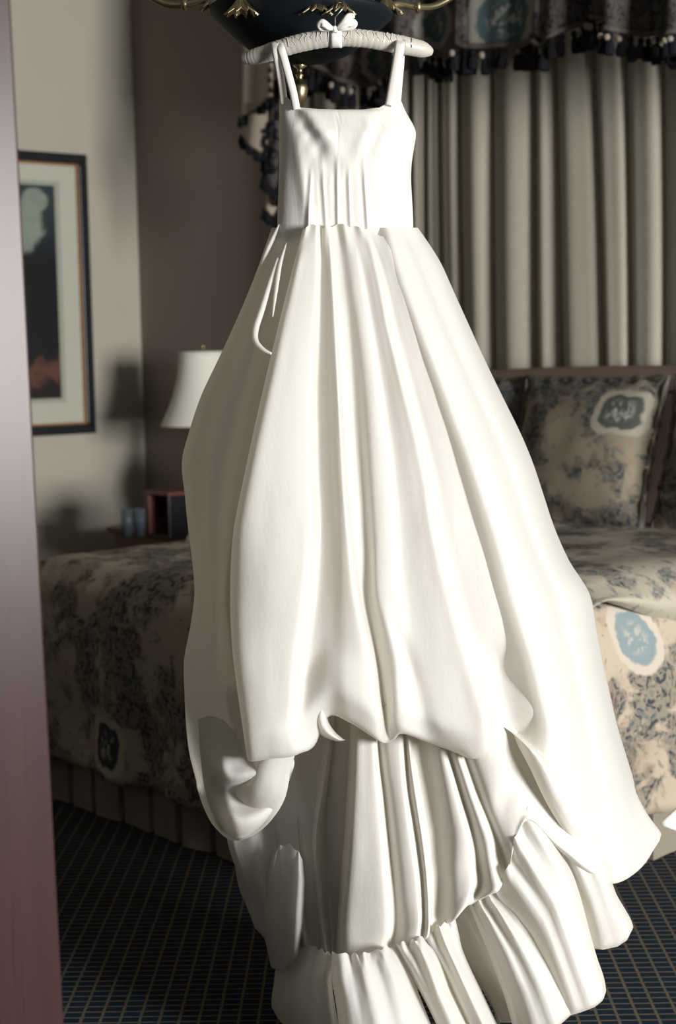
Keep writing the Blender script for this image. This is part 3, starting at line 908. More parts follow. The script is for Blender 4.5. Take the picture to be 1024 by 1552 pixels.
# ------------------------------------------------------------------ padded hanger
D0 = 3.57
mpp = D0 / F_PX                     # metres per pixel at the dress
hang = thing('padded_hanger', 'padded ivory satin hanger with ribbon bow, hooked over the chandelier rim', 'hanger', P(512, 62, D0 - .02))
DH = D0 - 0.03
hp = [(369, 89), (385, 86), (410, 79), (440, 69), (475, 61), (510, 57), (545, 58), (580, 63), (612, 69), (640, 75), (654, 79)]
hr = [7.5, 11.5, 13.0, 13.0, 13.0, 13.0, 13.0, 13.2, 13.6, 12.0, 5.0]
path = smooth_path([P(x, y, DH + 0.05 * ((x - 512) / 143.0) ** 2) for x, y in hp], 14)
rad = np.interp(np.linspace(0, 10, len(path)), range(11), hr) * mpp
rng = random.Random(3)
rad = [r * (1 + (0.02 * math.sin(i * 1.9) + 0.025 * rng.uniform(-1, 1)) * (1 if 6 < i < len(path) - 8 else 0.1)) for i, r in enumerate(rad)]
v, f = tube_data(path, rad, 20); hc = me_obj('padded_cover', v, f, M['hanger_satin'], hang)
bmx = bmesh.new()
# ruched seam ridges along the upper side
for i in range(10, len(path) - 8, 3):
    p = path[i]; t = (path[i + 1] - path[i - 1]).normalized()
    nrm = (UP - t * UP.dot(t)).normalized()
    pts = []
    for q in range(7):
        an = R(-10 + q * 22) 
        dv = nrm * math.cos(an) - FWD_H * math.sin(an)
        pts.append(p + dv * (rad[i] * (1.0 + 0.05 * math.sin(q / 6 * PI))) + t * 0.003 * q * (rng.random() - .3))
    tv_, tf_ = tube_data(pts, [0.0003 + 0.0008 * math.sin(PI * q / 6) for q in range(7)], 6, False)
    o = len(bmx.verts); ve = [bmx.verts.new(x) for x in tv_]
    for q in tf_: bmx.faces.new([ve[x] for x in q])
bm_obj('ruching', bmx, M['hanger_satin'], hc, True, 'stuff')
hookp = smooth_path([P(508, 52, DH), P(507.5, 30, DH), P(507.5, 27, DH), P(513, 20, DH - .002), P(519, 13, DH), P(522, 8, DH + .012), P(519, 3, DH + .03), P(512, 4, DH + .05), P(509, 12, DH + .055)], 6)
tube('hook', hookp, 0.0017, M['steel'], hang, 8)
tube('end_pin', [P(623, 58, DH - .01), P(623, 72, DH - .01)], 0.0016, M['steel'], hang, 6)
bow = None
def ribbon(name, pts, widths, parent, mat, thick=0.002, updir=None):
    pts = smooth_path(pts, 6); n = len(pts)
    ws = np.interp(np.linspace(0, 1, n), np.linspace(0, 1, len(widths)), widths)
    vs_, fs_ = [], []
    for i, p in enumerate(pts):
        t = (pts[min(i + 1, n - 1)] - pts[max(i - 1, 0)]).normalized()
        s = t.cross(FWD_H).normalized() if updir is None else updir
        for k in range(5):
            e_ = (k / 4 - .5)
            vs_.append(p + s * (ws[i] * e_) - FWD_H * (0.0025 * (1 - 4 * e_ * e_)))
    for i in range(n - 1):
        for k in range(4):
            a = i * 5 + k; fs_.append((a, a + 1, a + 6, a + 5))
    o = me_obj(name, vs_, fs_, mat, parent)
    md = o.modifiers.new('thick', 'SOLIDIFY'); md.thickness = thick; md.offset = 0
    return o
DB = DH - 0.022
knot = ribbon('bow', [P(503, 46, DB), P(507, 44, DB - .004), P(512, 46, DB)], [8 * mpp, 9 * mpp, 8 * mpp], hang, M['ribbon'])
ribbon('bow_loop', [P(506, 44, DB), P(498, 41, DB - .008), P(489, 35, DB - .01), P(485, 38, DB - .006), P(488, 43, DB), P(506, 45, DB + .003)], [3 * mpp, 9 * mpp, 11 * mpp, 10 * mpp, 8 * mpp, 3 * mpp], knot, M['ribbon'])
ribbon('bow_loop', [P(509, 44, DB), P(517, 41, DB - .008), P(528, 34, DB - .012), P(536, 36, DB - .006), P(530, 42, DB), P(510, 45, DB + .003)], [3 * mpp, 9 * mpp, 12 * mpp, 11 * mpp, 8 * mpp, 3 * mpp], knot, M['ribbon'])
ribbon('bow_tail', [P(511, 44, DB - .003), P(521, 33, DB - .012), P(528, 25, DB - .014), P(537, 24, DB - .010)], [4 * mpp, 8 * mpp, 9 * mpp, 5 * mpp], knot, M['ribbon'])
wrap = []
for k in range(25):
    an = 2 * PI * k / 24
    wrap.append(P(509, 57.5, DH) + (UP * math.cos(an) - FWD_H * math.sin(an)) * (13.9 * mpp))
ribbon('bow_band', wrap, [17 * mpp, 17 * mpp], hang, M['ribbon'], 0.0015, RIGHT_H)

# ------------------------------------------------------------------ the dress
dress = thing('wedding_dress', 'ivory strapped wedding gown with gathered puffed skirt on the padded hanger', 'dress', P(560, 1552, D0))

SLy = [150, 250, 335, 345, 420, 500, 600, 690, 760, 830, 880, 930, 1000, 1080, 1150, 1210, 1250, 1300]
SLx = [423, 423, 420, 412, 386, 352, 305, 275, 281, 288, 296, 292, 279, 280, 288, 305, 325, 340]
SRy = [150, 205, 260, 335, 390, 470, 560, 680, 830, 900, 1000, 1100, 1190, 1250, 1300]
SRx = [605, 630, 622, 626, 664, 700, 741, 800, 850, 893, 912, 935, 962, 997, 985]
Bky = [345, 420, 500, 700, 1000, 1250, 1552]
Bkv = [.075, .13, .175, .255, .33, .36, .36]
def SL(y): return interp(SLy, SLx, y)
def SR(y): return interp(SRy, SRx, y)
def dbase(x, y, tilt=0.07):
    l, r = SL(min(y, 1240)), SR(min(y, 1240)); c, hw = (l + r) / 2, (r - l) / 2
    u = max(-1, min(1, (x - c) / (hw * 1.01)))
    B = interp(Bky, Bkv, y)
    return B * math.sqrt(max(0, 1 - u ** 4)) - u * tilt * (B / .3)

def crom(P4, t):
    p0, p1, p2, p3 = P4
    return 0.5 * ((2 * p1) + (p2 - p0) * t + (2 * p0 - 5 * p1 + 4 * p2 - p3) * t * t + (3 * p1 - p0 - 3 * p2 + p3) * t ** 3)

def resample(A, n, axis, closed=False):
    """Catmull-Rom refine an array of control points along an axis"""
    A = np.moveaxis(A, axis, 0); m = A.shape[0]; out = []
    seg = m if closed else m - 1
    for i in range(seg):
        if closed: q = [A[(i - 1) % m], A[i], A[(i + 1) % m], A[(i + 2) % m]]
        else: q = [A[max(i - 1, 0)], A[i], A[i + 1], A[min(i + 2, m - 1)]]
        for k in range(n): out.append(crom(q, k / n))
    if not closed: out.append(A[-1])
    return np.moveaxis(np.array(out), 0, axis)

def sheet(name, G, mat, parent, nu=5, nv=5, closed=False, wrinkle=0.0, seed=0.0, thick=0.0):
    """G[row][col] = (px, py, D): refined in pixel/depth space, then placed in the room"""
    A = np.array(G, dtype=float)
    A = resample(A, nv, 0); A = resample(A, nu, 1, closed)
    nr, nc = A.shape[0], A.shape[1]
    vs_ = []
    for j in range(nr):
        for i in range(nc):
            x, y, D = A[j, i]
            if wrinkle:
                D += wrinkle * (noise.noise(Vector((x / 38, y / 150, seed))) + 0.5 * noise.noise(Vector((x / 17, y / 60, seed + 3))))
            p = P(x, y, D)
            if p.z < 0.006: p.z = 0.006 + 0.002 * (i % 2)
            vs_.append(p)
    fs_ = []
    for j in range(nr - 1):
        for i in range(nc if closed else nc - 1):
            a = j * nc + i; b = j * nc + (i + 1) % nc
            fs_.append((a, b, b + nc, a + nc))
    o = me_obj(name, vs_, fs_, mat, parent)
    if thick:
        md = o.modifiers.new('thick', 'SOLIDIFY'); md.thickness = thick; md.offset = 0
    return o

# -- bodice: closed loft, square neckline in front, low back
def bodice():
    ys = [150, 168, 190, 205, 225, 250, 275, 300, 325, 345, 366]
    fr_u = np.linspace(-1, 1, 101)
    chan = ((472, 256, 467, 342, .0026), (488, 250, 494, 342, .0022), (511, 248, 512, 342, .0030), (528, 256, 531, 342, .0022), (551, 250, 557, 342, .0026))
    G = []
    for j, y in enumerate(ys):
        l, r = SL(min(y, 335)), SR(min(y, 335))
        if y < 205: r = interp([150, 190, 205], [606, 627, 630], y)
        c, hw = (l + r) / 2, (r - l) / 2
        row = []
        bust = interp([150, 200, 260, 345], [.055, .085, .065, .06], y)
        for u in fr_u:
            x = c + hw * u
            yy = y
            if j == 0:   # neckline: high at the straps, square scoop between
                yy = interp([420, 428, 436, 446, 456, 480, 512, 550, 575, 585, 593, 606], [150, 146, 148, 158, 163, 165, 166, 166, 163, 157, 148, 150], x)
            elif y < 200: yy = y + max(0, 1 - j / 3) * 4
            d = bust * math.sqrt(max(0, 1 - abs(u) ** 2.6)) + .006
            # soft diagonal pulls from the straps to the waist point
            s1 = x - (446 + (y - 165) * .62); s2 = x - (585 - (y - 165) * .42)
            fade = max(0, min(1, (262 - y) / 50)) * max(0, min(1, (y - 152) / 20))
            d += fade * (-.008 * math.exp(-(s1 / 11) ** 2) + .007 * math.exp(-((s1 - 20) / 14) ** 2))
            d += fade * (-.004 * math.exp(-(s2 / 10) ** 2) + .003 * math.exp(-((s2 + 16) / 10) ** 2))
            s3 = x - (436 + (y - 220) * .16)
            d += max(0, min(1, (y - 200) / 40)) * .006 * math.exp(-((s3 - 14) / 10) ** 2)
            for (xt, yt, xb, yb, rr) in chan:
                tt = (y - yt) / (yb - yt); cxn = xt + (xb - xt) * tt
                k = max(0, min(1, tt * 4 + .3))
                d += k * (rr * math.exp(-((x - cxn) / 2.6) ** 2) - .5 * rr * math.exp(-((x - cxn + 6) / 3.0) ** 2))
            d -= .0009 * math.exp(-((x - 511.5) / 1.6) ** 2) if y < 250 else 0
            row.append((x, yy, D0 - d))
        for u in np.linspace(1, -1, 16)[1:-1]:
            row.append((c + hw * u, max(y, 172) if j == 0 else y, D0 + .05 * math.sqrt(max(0, 1 - u * u)) + .004))
        G.append(row)
    b = sheet('bodice', G, M['satin'], dress, 2, 6, True, 0.0006, 1.0)
    # neckline binding
bodice()
def strap(pts, w, name='strap'):
    return ribbon(name, [P(x, y, D) for x, y, D in pts], [w * mpp] * 4, dress, M['satin'], 0.0022)
strap([(430, 158, D0 - .03), (427, 130, D0 - .035), (422, 100, D0 - .04), (418, 78, D0 - .045), (416, 68, D0 - .03), (416, 64, D0 - .008)], 11)
strap([(449, 166, D0 - .052), (444, 140, D0 - .052), (436, 110, D0 - .050), (430, 88, D0 - .05), (425, 72, D0 - .045), (421, 64, D0 - .008)], 11)
strap([(590, 160, D0 - .052), (593, 145, D0 - .052), (599, 110, D0 - .052), (604, 80, D0 - .05), (606, 66, D0 - .042), (607, 60, D0 - .008)], 14)
strap([(600, 168, D0 + .03), (603, 130, D0 + .02), (606, 95, D0 + .01), (607, 70, D0 + .005), (607, 60, D0 - .008)], 12)

# -- generic builder: vertical fold lines with given x at key heights, own hem, own relief
def folds(name, KY, cols, mat, rows_t, back_cols=None, dfun=dbase, roll=0.05, wrinkle=0.002, seed=0.0, nu=5, nv=4, amp=None, par=dress, bub=0.03, gather=False, gh=0.0):
    """cols: (xs at KY, hem y, hem x or None, relief metres)"""
    G = []
    amp = amp or (lambda y: interp([345, 420, 600, 900], [.25, .55, 1.0, 1.15], y))
    for t in rows_t:
        row = []
        for (xs, hy, hx, rel) in cols:
            y0_ = KY[0] + (3.5 * math.sin(hy * 1.9 + xs[0] * .31) + 9 * max(0, min(1, (470 - xs[0]) / 12)) + 12 * max(0, min(1, (xs[0] - 545) / 25)) if gather else 0)
            y = y0_ + (hy - y0_) * t
            if hx is None: x = interp(KY, xs, y)
            else:
                ks = [k for k in KY if k < hy - 5]; x = interp(ks + [hy], list(xs[:len(ks)]) + [hx], y)
            rr = rel if not callable(rel) else rel(y)
            d = dfun(x, y) + rr * amp(y)
            # bubble: swell just above the hem
            d += .0045 * math.sin(x / 2.6 + 2 * math.sin(x / 19)) * math.exp(-(y - y0_) / 38.0) if gather else 0.0
            d += gh * math.sin(x / 2.4 + math.sin(x / 13)) * math.exp(-(hy - y) / 30.0)
            s = (hy - y) / 90.0
            if 0 <= s < 1: d += bub * math.sin(PI * s) * (1 - .3 * s)
            row.append((x, y, D0 - d))
        G.append(row)
    # hem rolls under and back up inside
    Ls = [[list(p) for p in G[-q]] for q in (1, 2, 3, 5)]
    for q, dd, dy in ((0, .35, 4), (0, .75, 1), (1, 1.0, 0), (2, 1.1, 0), (3, 1.2, 0)):
        mx = sum(p[0] for p in Ls[q]) / len(Ls[q])
        G.append([(p[0] + (mx - p[0]) * .03 * dd, p[1] + dy, p[2] + roll * dd) for p in Ls[q]])
    return sheet(name, G, mat, par, nu, nv, False, wrinkle, seed)

T = [0, .03, .07, .12, .18, .25, .33, .41, .49, .57, .65, .73, .80, .86, .91, .95, .98, 1.0]
KY = [343, 420, 500, 600, 700, 800, 900, 1000, 1100]
front = [
    ([470, 452, 430, 405, 384, 364, 356, 362, 374], 1140, 384, -.075),
    ([460, 440, 420, 396, 374, 354, 347, 353, 367], 1148, 374, -.012),
    ([464, 446, 428, 406, 385, 366, 358, 362, 375], 1150, 380, .022),
    ([471, 458, 446, 430, 418, 408, 400, 397, 405], 1146, 408, .020),
    ([479, 474, 467, 460, 458, 458, 448, 437, 428], 1144, 434, .016),
    ([482, 480, 476, 472, 472, 474, 464, 450, 440], 1138, 452, .008),
    ([486, 486, 484, 481, 482, 486, 478, 465, 458], 1126, 474, -.020),
    ([490, 493, 494, 495, 498, 503, 502, 496, 496], 1082, 497, -.006),
    ([494, 499, 503, 507, 511, 517, 522, 528, 532], 1092, 530, .016),
    ([498, 504, 509, 514, 520, 527, 539, 562, 574], 1118, 572, .020),
    ([502, 508, 514, 520, 527, 535, 549, 572, 584], 1122, 586, lambda y: -.012 - .026 * max(0, min(1, (y - 850) / 150))),
    ([511, 520, 530, 539, 547, 555, 562, 580, 592], 1116, 598, -.018),
    ([521, 533, 545, 556, 563, 569, 572, 600, 606], 1108, 610, .008),
    ([530, 545, 558, 572, 585, 592, 595, 618, 640], 1122, 650, lambda y: .012 - .026 * max(0, min(1, (y - 900) / 120))),
    ([536, 552, 566, 582, 597, 606, 612, 640, 668], 1136, 690, .000),
    ([545, 565, 580, 602, 624, 638, 655, 684, 712], 1146, 716, .014),
    ([553, 574, 589, 615, 641, 656, 680, 711, 738], 1140, 740, .020),
    ([558, 581, 598, 624, 651, 667, 692, 723, 750], 1122, 752, -.012),
    ([568, 591, 613, 642, 672, 695, 722, 752, 772], 1118, 780, lambda y: -.006 - .026 * max(0, min(1, (y - 960) / 60))),
    ([580, 604, 632, 669, 706, 738, 768, 796, 818], 1113, 812, .008),
    ([590, 614, 644, 683, 721, 754, 785, 815, 839], 1094, 838, .012),
    ([594, 620, 650, 688, 727, 758, 788, 816, 838], 1080, 834, -.050),
]
folds('front_overskirt', KY, front, M['organza'], T, roll=.06, wrinkle=.0016, seed=2.0, nu=6, nv=4, gather=True)

# -- back and side overskirt: closed ring whose flanks show left and right of the front panel
def side_skirt():
    rows = [345, 372, 400, 440, 490, 545, 600, 655, 700, 750, 800, 850, 900, 950, 1000, 1050, 1100, 1140, 1180]
    G = []
    NB = 26
    def left_cols(y):
        l = SL(y); fl = interp(KY + [1150, 1250], [460, 440, 420, 396, 374, 354, 347, 353, 367, 374, 374], y)
        w = max(8, fl - l)
        return l, fl, w
    # hem heights (own for every column), from the left flank over the hidden front to the right flank
    hems = [(1240, 318), (1256, 328), (1268, 343), (1270, 362), (1258, 388), (1238, 410), (1205, 430), (1150, 442),
            (1080, 470), (1070, 520), (1070, 580), (1075, 650), (1085, 720), (1105, 770), (1150, 800), (1215, 832), (1285, 876), (1328, 915), (1334, 938), (1316, 968), (1290, 988), (1256, 997)]
    n = len(hems)
    def colx(k, y):
        l, fl, w = left_cols(y)
        r = SR(y); fr = interp(KY, [590, 614, 644, 683, 721, 754, 785, 815, 839], y)
        wr = max(8, r - fr)
        if k <= 7:
            f = [0, .10, .26, .46, .66, .84, 1.02, 1.25][k]
            return l + w * f
        if k >= 14:
            f = [-.15, .08, .30, .52, .68, .84, .94, 1.0][k - 14]
            return fr + wr * f
        f = (k - 7) / 7.0
        a = l + w * 1.25; b = fr - wr * .15
        return a + (b - a) * f
    def cold(k, x, y):
        B = interp(Bky, Bkv, y); sc = B / .3
        amp = interp([345, 450, 700], [.3, .7, 1], y)
        if k <= 7:
            f = [-.06, .03, .085, .125, .165, .20, .235, .25][k]
            rel = [0, .004, -.004, .006, -.008, .004, -.006, 0][k] * amp
            # the narrow loop fold near the waist
            return f * sc + rel
        if k >= 14:
            f = [.27, .245, .20, .15, .115, .06, .0, -.06][k - 14]
            rel = [0, .006, .012, -.010, .004, .008, .004, 0][k - 14] * amp
            return f * sc + rel
        return dbase(x, y) - .05 * sc
    for y in rows:
        row = []
        for k in range(n):
            x = colx(k, y); row.append((x, y, D0 - cold(k, x, y)))
        # back half
        l, r = SL(y), SR(y); B = interp(Bky, Bkv, y)
        for q in range(1, NB):
            th = PI * q / NB
            x = (l + r) / 2 + (r - l) / 2 * math.cos(th)
            row.append((x, y, D0 + .06 * B / .3 + .85 * B * math.sin(th) + .018 * math.sin(q * 2.4) * min(1, B / .2)))
        G.append(row)
    # rows above the hem must not fold upward for short columns
    for j in range(len(rows)):
        for k in range(n):
            hy = hems[k][0]
            if G[j][k][1] > hy - 6:
                x, y, D_ = G[j][k]; G[j][k] = (x, hy - 6 - (1180 - y) * .05, D_)
    # lower rows run from y=1180 to every column's own hem
    base = [list(p) for p in G[-1]]
    for t in (.25, .5, .72, .88, 1.0):
        row = []
        for k in range(n):
            hy, hx = hems[k]
            x0_, y0_, D_ = base[k]
            y = y0_ + (hy - y0_) * t; x = x0_ + (hx - x0_) * t ** 1.6
            out = .03 * math.sin(PI * t * .9)
            row.append((x, y, D_ - out))
        for q in range(n, len(base)):
            x0_, y0_, D_ = base[q]
            row.append((620 + (x0_ - 620) * (1 - .14 * t), y0_ + (1235 - y0_) * t, D_))
        G.append(row)
    # the hem turns under and runs back up inside
    Ls = [[list(p) for p in G[-q]] for q in (1, 2, 3, 5)]
    m = len(Ls[0])
    for q, dd in ((0, .02), (1, .06), (2, .09), (3, .11)):
        row = []
        for i, p in enumerate(Ls[q]):
            s = math.sin(PI * i / (n - 1)) if i < n else -math.sin(PI * (i - n + 1) / (m - n + 1))
            row.append((p[0] + (600 - p[0]) * dd * .7, p[1] + (3 if q == 0 else 0), p[2] + s * dd))
        G.append(row)
    return sheet('side_overskirt', G, M['organza'], dress, 4, 4, True, 0.0016, 8.0)
side_skirt()

# -- left pouch: the picked-up lower fold at the left, lit edge above a shaded hollow
def pouch():
    G = [
        [(300, 1090, 3.50), (318, 1085, 3.46), (336, 1090, 3.44), (352, 1105, 3.42), (368, 1120, 3.40), (400, 1130, 3.38), (438, 1130, 3.38)],
        [(302, 1130, 3.49), (318, 1130, 3.43), (334, 1140, 3.40), (352, 1152, 3.385), (372, 1152, 3.37), (405, 1148, 3.35), (442, 1142, 3.35)],
        [(305, 1160, 3.48), (318, 1165, 3.41), (336, 1174, 3.375), (355, 1180, 3.36), (380, 1176, 3.34), (412, 1166, 3.32), (446, 1156, 3.335)],
        [(308, 1185, 3.475), (322, 1192, 3.42), (340, 1196, 3.40), (358, 1198, 3.40), (384, 1194, 3.385), (414, 1186, 3.355), (442, 1172, 3.335)],
        [(312, 1205, 3.47), (326, 1214, 3.41), (344, 1218, 3.39), (364, 1220, 3.385), (392, 1214, 3.37), (416, 1202, 3.345), (436, 1190, 3.335)],
        [(318, 1224, 3.47), (332, 1236, 3.41), (350, 1242, 3.38), (370, 1242, 3.37), (394, 1232, 3.36), (414, 1218, 3.345), (428, 1208, 3.335)],
        [(326, 1240, 3.48), (340, 1256, 3.44), (356, 1263, 3.42), (374, 1261, 3.41), (394, 1249, 3.39), (410, 1234, 3.37), (422, 1220, 3.35)],
        [(334, 1250, 3.52), (345, 1264, 3.50), (358, 1270, 3.48), (374, 1267, 3.47), (392, 1254, 3.45), (406, 1239, 3.43), (418, 1224, 3.40)],
        [(340, 1240, 3.56), (350, 1250, 3.55), (360, 1252, 3.54), (374, 1250, 3.53), (388, 1242, 3.52), (400, 1230, 3.50), (412, 1216, 3.46)],
    ]
    wts = [.02, .06, .085, .085, .07, .045, .02]
    hol = [0, 0, 0, .035, .03, .008, -.01, 0, 0]
    G = [[(p[0], p[1], p[2] - wts[i] + hol[j] * (1 if 0 < i < 6 else 0)) for i, p in enumerate(r)] for j, r in enumerate(G)]
    sheet('left_pouch', G, M['organza'], dress, 6, 5, False, 0.001, 4.0)
pouch()
def loop_fold():
    # narrow looped pleat near the left waist, and curled hem edge at front
    pts = [(421, 392), (410, 425), (397, 468), (387, 500), (388, 518), (399, 530), (411, 536)]
    path = smooth_path([P(x, y, D0 - (.05 + .22 * (y - 350) / 190) * .95) for x, y in pts], 8)
    n = len(path)
    tube('pleat_loop', path, [.002 + .0045 * math.sin(PI * min(1, i / n * .9 + .1)) for i in range(n)], M['organza'], dress, 10)
    for pp in ([(423, 340), (414, 360), (404, 382), (395, 402)], [(434, 368), (424, 402), (418, 440), (413, 480)]):
        pa = smooth_path([P(x, y, D0 - (.05 + .22 * (y - 350) / 190) * (.62 if pp[0][0] < 430 else 1.0)) for x, y in pp], 8); m = len(pa)
        tube('pleat_fold', pa, [.0010 + .0036 * math.sin(PI * i / (m - 1)) for i in range(m)], M['organza'], dress, 10)
    G = []
    for (cx_, cy_, w, D_) in ((506, 1062, 6, 3.222), (493, 1066, 14, 3.214), (486, 1080, 18, 3.208), (488, 1098, 20, 3.208), (498, 1112, 19, 3.212), (513, 1121, 12, 3.224), (522, 1122, 4, 3.236)):
        G.append([(cx_ - w * .55, cy_ + w * .15, D_ + .035), (cx_ - w * .30, cy_ + w * .05, D_ + .006), (cx_, cy_, D_ - .004), (cx_ + w * .30, cy_ - w * .05, D_ + .004), (cx_ + w * .5, cy_ - w * .15, D_ + .03)])
    sheet('curled_hem', G, M['organza'], dress, 5, 6, False, 0.0, 1.0)
loop_fold()

# -- gathered underskirt tier, then the puffed flounce below its seam
def dunder(x, y):
    l = interp([1080, 1270, 1310, 1360, 1400, 1460, 1552], [330, 345, 352, 378, 388, 412, 415], y)
    r = interp([1060, 1130, 1217, 1330, 1430, 1552], [850, 885, 935, 965, 965, 965], y)
    c, hw = (l + r) / 2, (r - l) / 2
    u = max(-1, min(1, (x - c) / (hw * 1.02)))
    shade = .12 * max(0, min(1, (interp([1060, 1130, 1270, 1450], [536, 532, 524, 512], y) + 4 - x) / 14))      # left third lies further back
    return interp([1080, 1250, 1450, 1552], [.24, .265, .30, .34], y) * math.sqrt(max(0, 1 - abs(u) ** (2.2 if u < 0 else 4))) + (.05 * min(1, u * 2) if u > 0 else u * .05) - shade

UY = [1060, 1130, 1200, 1270, 1340, 1400]
und = [
    ([400, 380, 362, 350, 360, 378], 1400, 384, -.05),
    ([415, 402, 385, 368, 372, 386], 1410, 396, .00),
    ([430, 420, 405, 390, 390, 398], 1425, 410, .012),
    ([440, 432, 424, 412, 405, 410], 1440, 428, -.012),
    ([446, 444, 442, 440, 440, 446], 1436, 450, -.030),
    ([452, 452, 452, 450, 452, 458], 1432, 462, .030),
    ([466, 464, 462, 460, 464, 470], 1436, 474, -.016),
    ([486, 482, 476, 470, 474, 480], 1440, 486, .012),
    ([505, 500, 490, 478, 482, 488], 1442, 494, .060),
    ([512, 508, 500, 492, 494, 500], 1446, 503, .012),
    ([526, 524, 520, 516, 512, 508], 1448, 509, -.024),
    ([534, 533, 530, 526, 520, 512], 1447, 514, -.006),
    ([540, 538, 536, 532, 526, 518], 1446, 521, .022),
    ([554, 554, 556, 556, 554, 548], 1448, 545, .024),
    ([566, 568, 574, 580, 584, 588], 1444, 582, .020),
    ([570, 573, 582, 589, 596, 600], 1442, 592, -.014),
    ([580, 584, 594, 603, 612, 618], 1434, 612, .010),
    ([604, 607, 612, 622, 632, 636], 1426, 630, .014),
    ([611, 614, 620, 632, 641, 642], 1422, 640, -.006),
    ([616, 619, 629, 640, 648, 650], 1418, 648, .014),
    ([624, 628, 640, 652, 658, 660], 1408, 658, -.018),
    ([644, 650, 660, 668, 672, 674], 1398, 672, -.020),
    ([654, 662, 676, 690, 690, 690], 1392, 688, .014),
    ([664, 672, 692, 712, 716, 712], 1370, 708, .012),
    ([668, 677, 697, 719, 728, 722], 1366, 718, -.018),
    ([676, 686, 708, 733, 744, 740], 1352, 744, .012),
    ([684, 694, 718, 744, 758, 752], 1346, 757, .006),
    ([690, 700, 724, 752, 764, 760], 1322, 768, -.016),
    ([702, 714, 738, 762, 776, 776], 1304, 774, .010),
    ([728, 742, 762, 778, 790, 790], 1268, 783, .012),
    ([752, 768, 790, 804, 814, 814], 1240, 802, .006),
    ([770, 792, 822, 842, 850, 850], 1278, 842, -.008),
    ([790, 816, 850, 876, 884, 884], 1312, 884, .004),
    ([808, 838, 876, 908, 918, 918], 1334, 922, -.02),
    ([815, 846, 884, 914, 926, 926], 1330, 930, -.09),
]
TU = [0, .12, .25, .38, .5, .62, .73, .83, .91, .96, 1.0]
folds('underskirt', UY, und, M['taffeta'], TU, dfun=dunder, roll=.03, wrinkle=.0016, seed=6.0, nu=4, nv=4, amp=lambda y: 1.0, bub=-.012, gh=.0045)

def puff(name, top, left, right, bot, d_top, d_out, nf=3, seed=0.0, roll=.07, skew=0.0):
    """one balloon of the flounce: gathered along `top`, swelling between `left` and `right`, turned under at `bot`"""
    rows = [0, .05, .13, .25, .4, .55, .7, .83, .93, 1.0]
    NC = 15
    G = []
    def along(poly, t):
        L = [0]
        for a, b in zip(poly[:-1], poly[1:]): L.append(L[-1] + math.hypot(b[0] - a[0], b[1] - a[1]))
        return (interp([q / L[-1] for q in L], [p[0] for p in poly], t), interp([q / L[-1] for q in L], [p[1] for p in poly], t))
    for t in rows:
        lx, ly = along(left, t); rx, ry = along(right, t)
        row = []
        for i in range(NC):
            u = i / (NC - 1)
            tx, ty = along(top, u); bx, by = along(bot, u)
            # Coons blend of the four edges
            x = (1 - u) * lx + u * rx + (1 - t) * tx + t * bx - ((1 - u) * (1 - t) * top[0][0] + u * (1 - t) * top[-1][0] + (1 - u) * t * bot[0][0] + u * t * bot[-1][0])
            y = (1 - u) * ly + u * ry + (1 - t) * ty + t * by - ((1 - u) * (1 - t) * top[0][1] + u * (1 - t) * top[-1][1] + (1 - u) * t * bot[0][1] + u * t * bot[-1][1])
            dome = (max(0, 1 - (2 * u - 1) ** 2)) ** .55
            swell = (math.sin(PI * min(1, .12 + t * .80))) ** .7
            d = d_top + (d_out - d_top) * t + .055 * dome * swell - .045 * (1 - dome) * t - skew * (u - .5)
            gath = .010 * math.cos(u * nf * 2 * PI + seed) * (math.exp(-t * 3.2) + .30)
            y += 3.0 * math.sin(u * nf * 4 * PI + seed) * math.exp(-t * 9)
            d += .004 * math.sin(x / 2.4 + seed) * math.exp(-t * 7) * dome
            row.append((x, y, D0 - d - gath * dome))
        G.append(row)
    Ls = [list(G[-q]) for q in (1, 2, 3, 4, 6)]
    for q, dd, dy in ((0, .3, 4), (0, .7, 3), (1, 1.0, 0), (2, 1.1, 0), (3, 1.15, 0), (4, 1.15, 0)):
        mx = sum(p[0] for p in Ls[q]) / len(Ls[q]); my = sum(p[1] for p in Ls[q]) / len(Ls[q])
        G.append([(p[0] + (mx - p[0]) * .14 * dd, p[1] + dy + (my - p[1]) * .10 * dd, p[2] + roll * dd) for p in Ls[q]])
    return sheet(name, G, M['organza'], dress, 4, 5, False, 0.0022, seed)

puff('flounce_puff', [(336, 1190), (385, 1190), (446, 1200)], [(336, 1190), (346, 1290), (378, 1358), (384, 1400)], [(446, 1200), (450, 1320), (448, 1380), (440, 1430)], [(384, 1400), (410, 1428), (440, 1430)], -.03, -.03, 2, 1.0, skew=.04)
puff('flounce_puff', [(410, 1304), (418, 1288), (432, 1279), (446, 1284), (458, 1300)], [(410, 1304), (402, 1330), (396, 1400), (410, 1462)], [(458, 1300), (462, 1340), (460, 1400), (452, 1444)], [(410, 1462), (430, 1470), (452, 1444)], .075, .06, 2, 2.0, skew=-.16)
puff('flounce_puff', [(440, 1424), (470, 1432), (506, 1448)], [(440, 1424), (418, 1465), (411, 1520), (420, 1600)], [(506, 1448), (502, 1490), (512, 1550), (530, 1605)], [(420, 1600), (470, 1618), (530, 1605)], .09, .11, 3, 3.0, skew=-.34)
puff('flounce_puff', [(503, 1444), (545, 1447), (598, 1432)], [(503, 1444), (502, 1480), (510, 1530), (520, 1600)], [(598, 1432), (622, 1475), (644, 1530), (668, 1590)], [(520, 1600), (590, 1625), (668, 1590)], .285, .36, 3, 4.0, skew=.02)
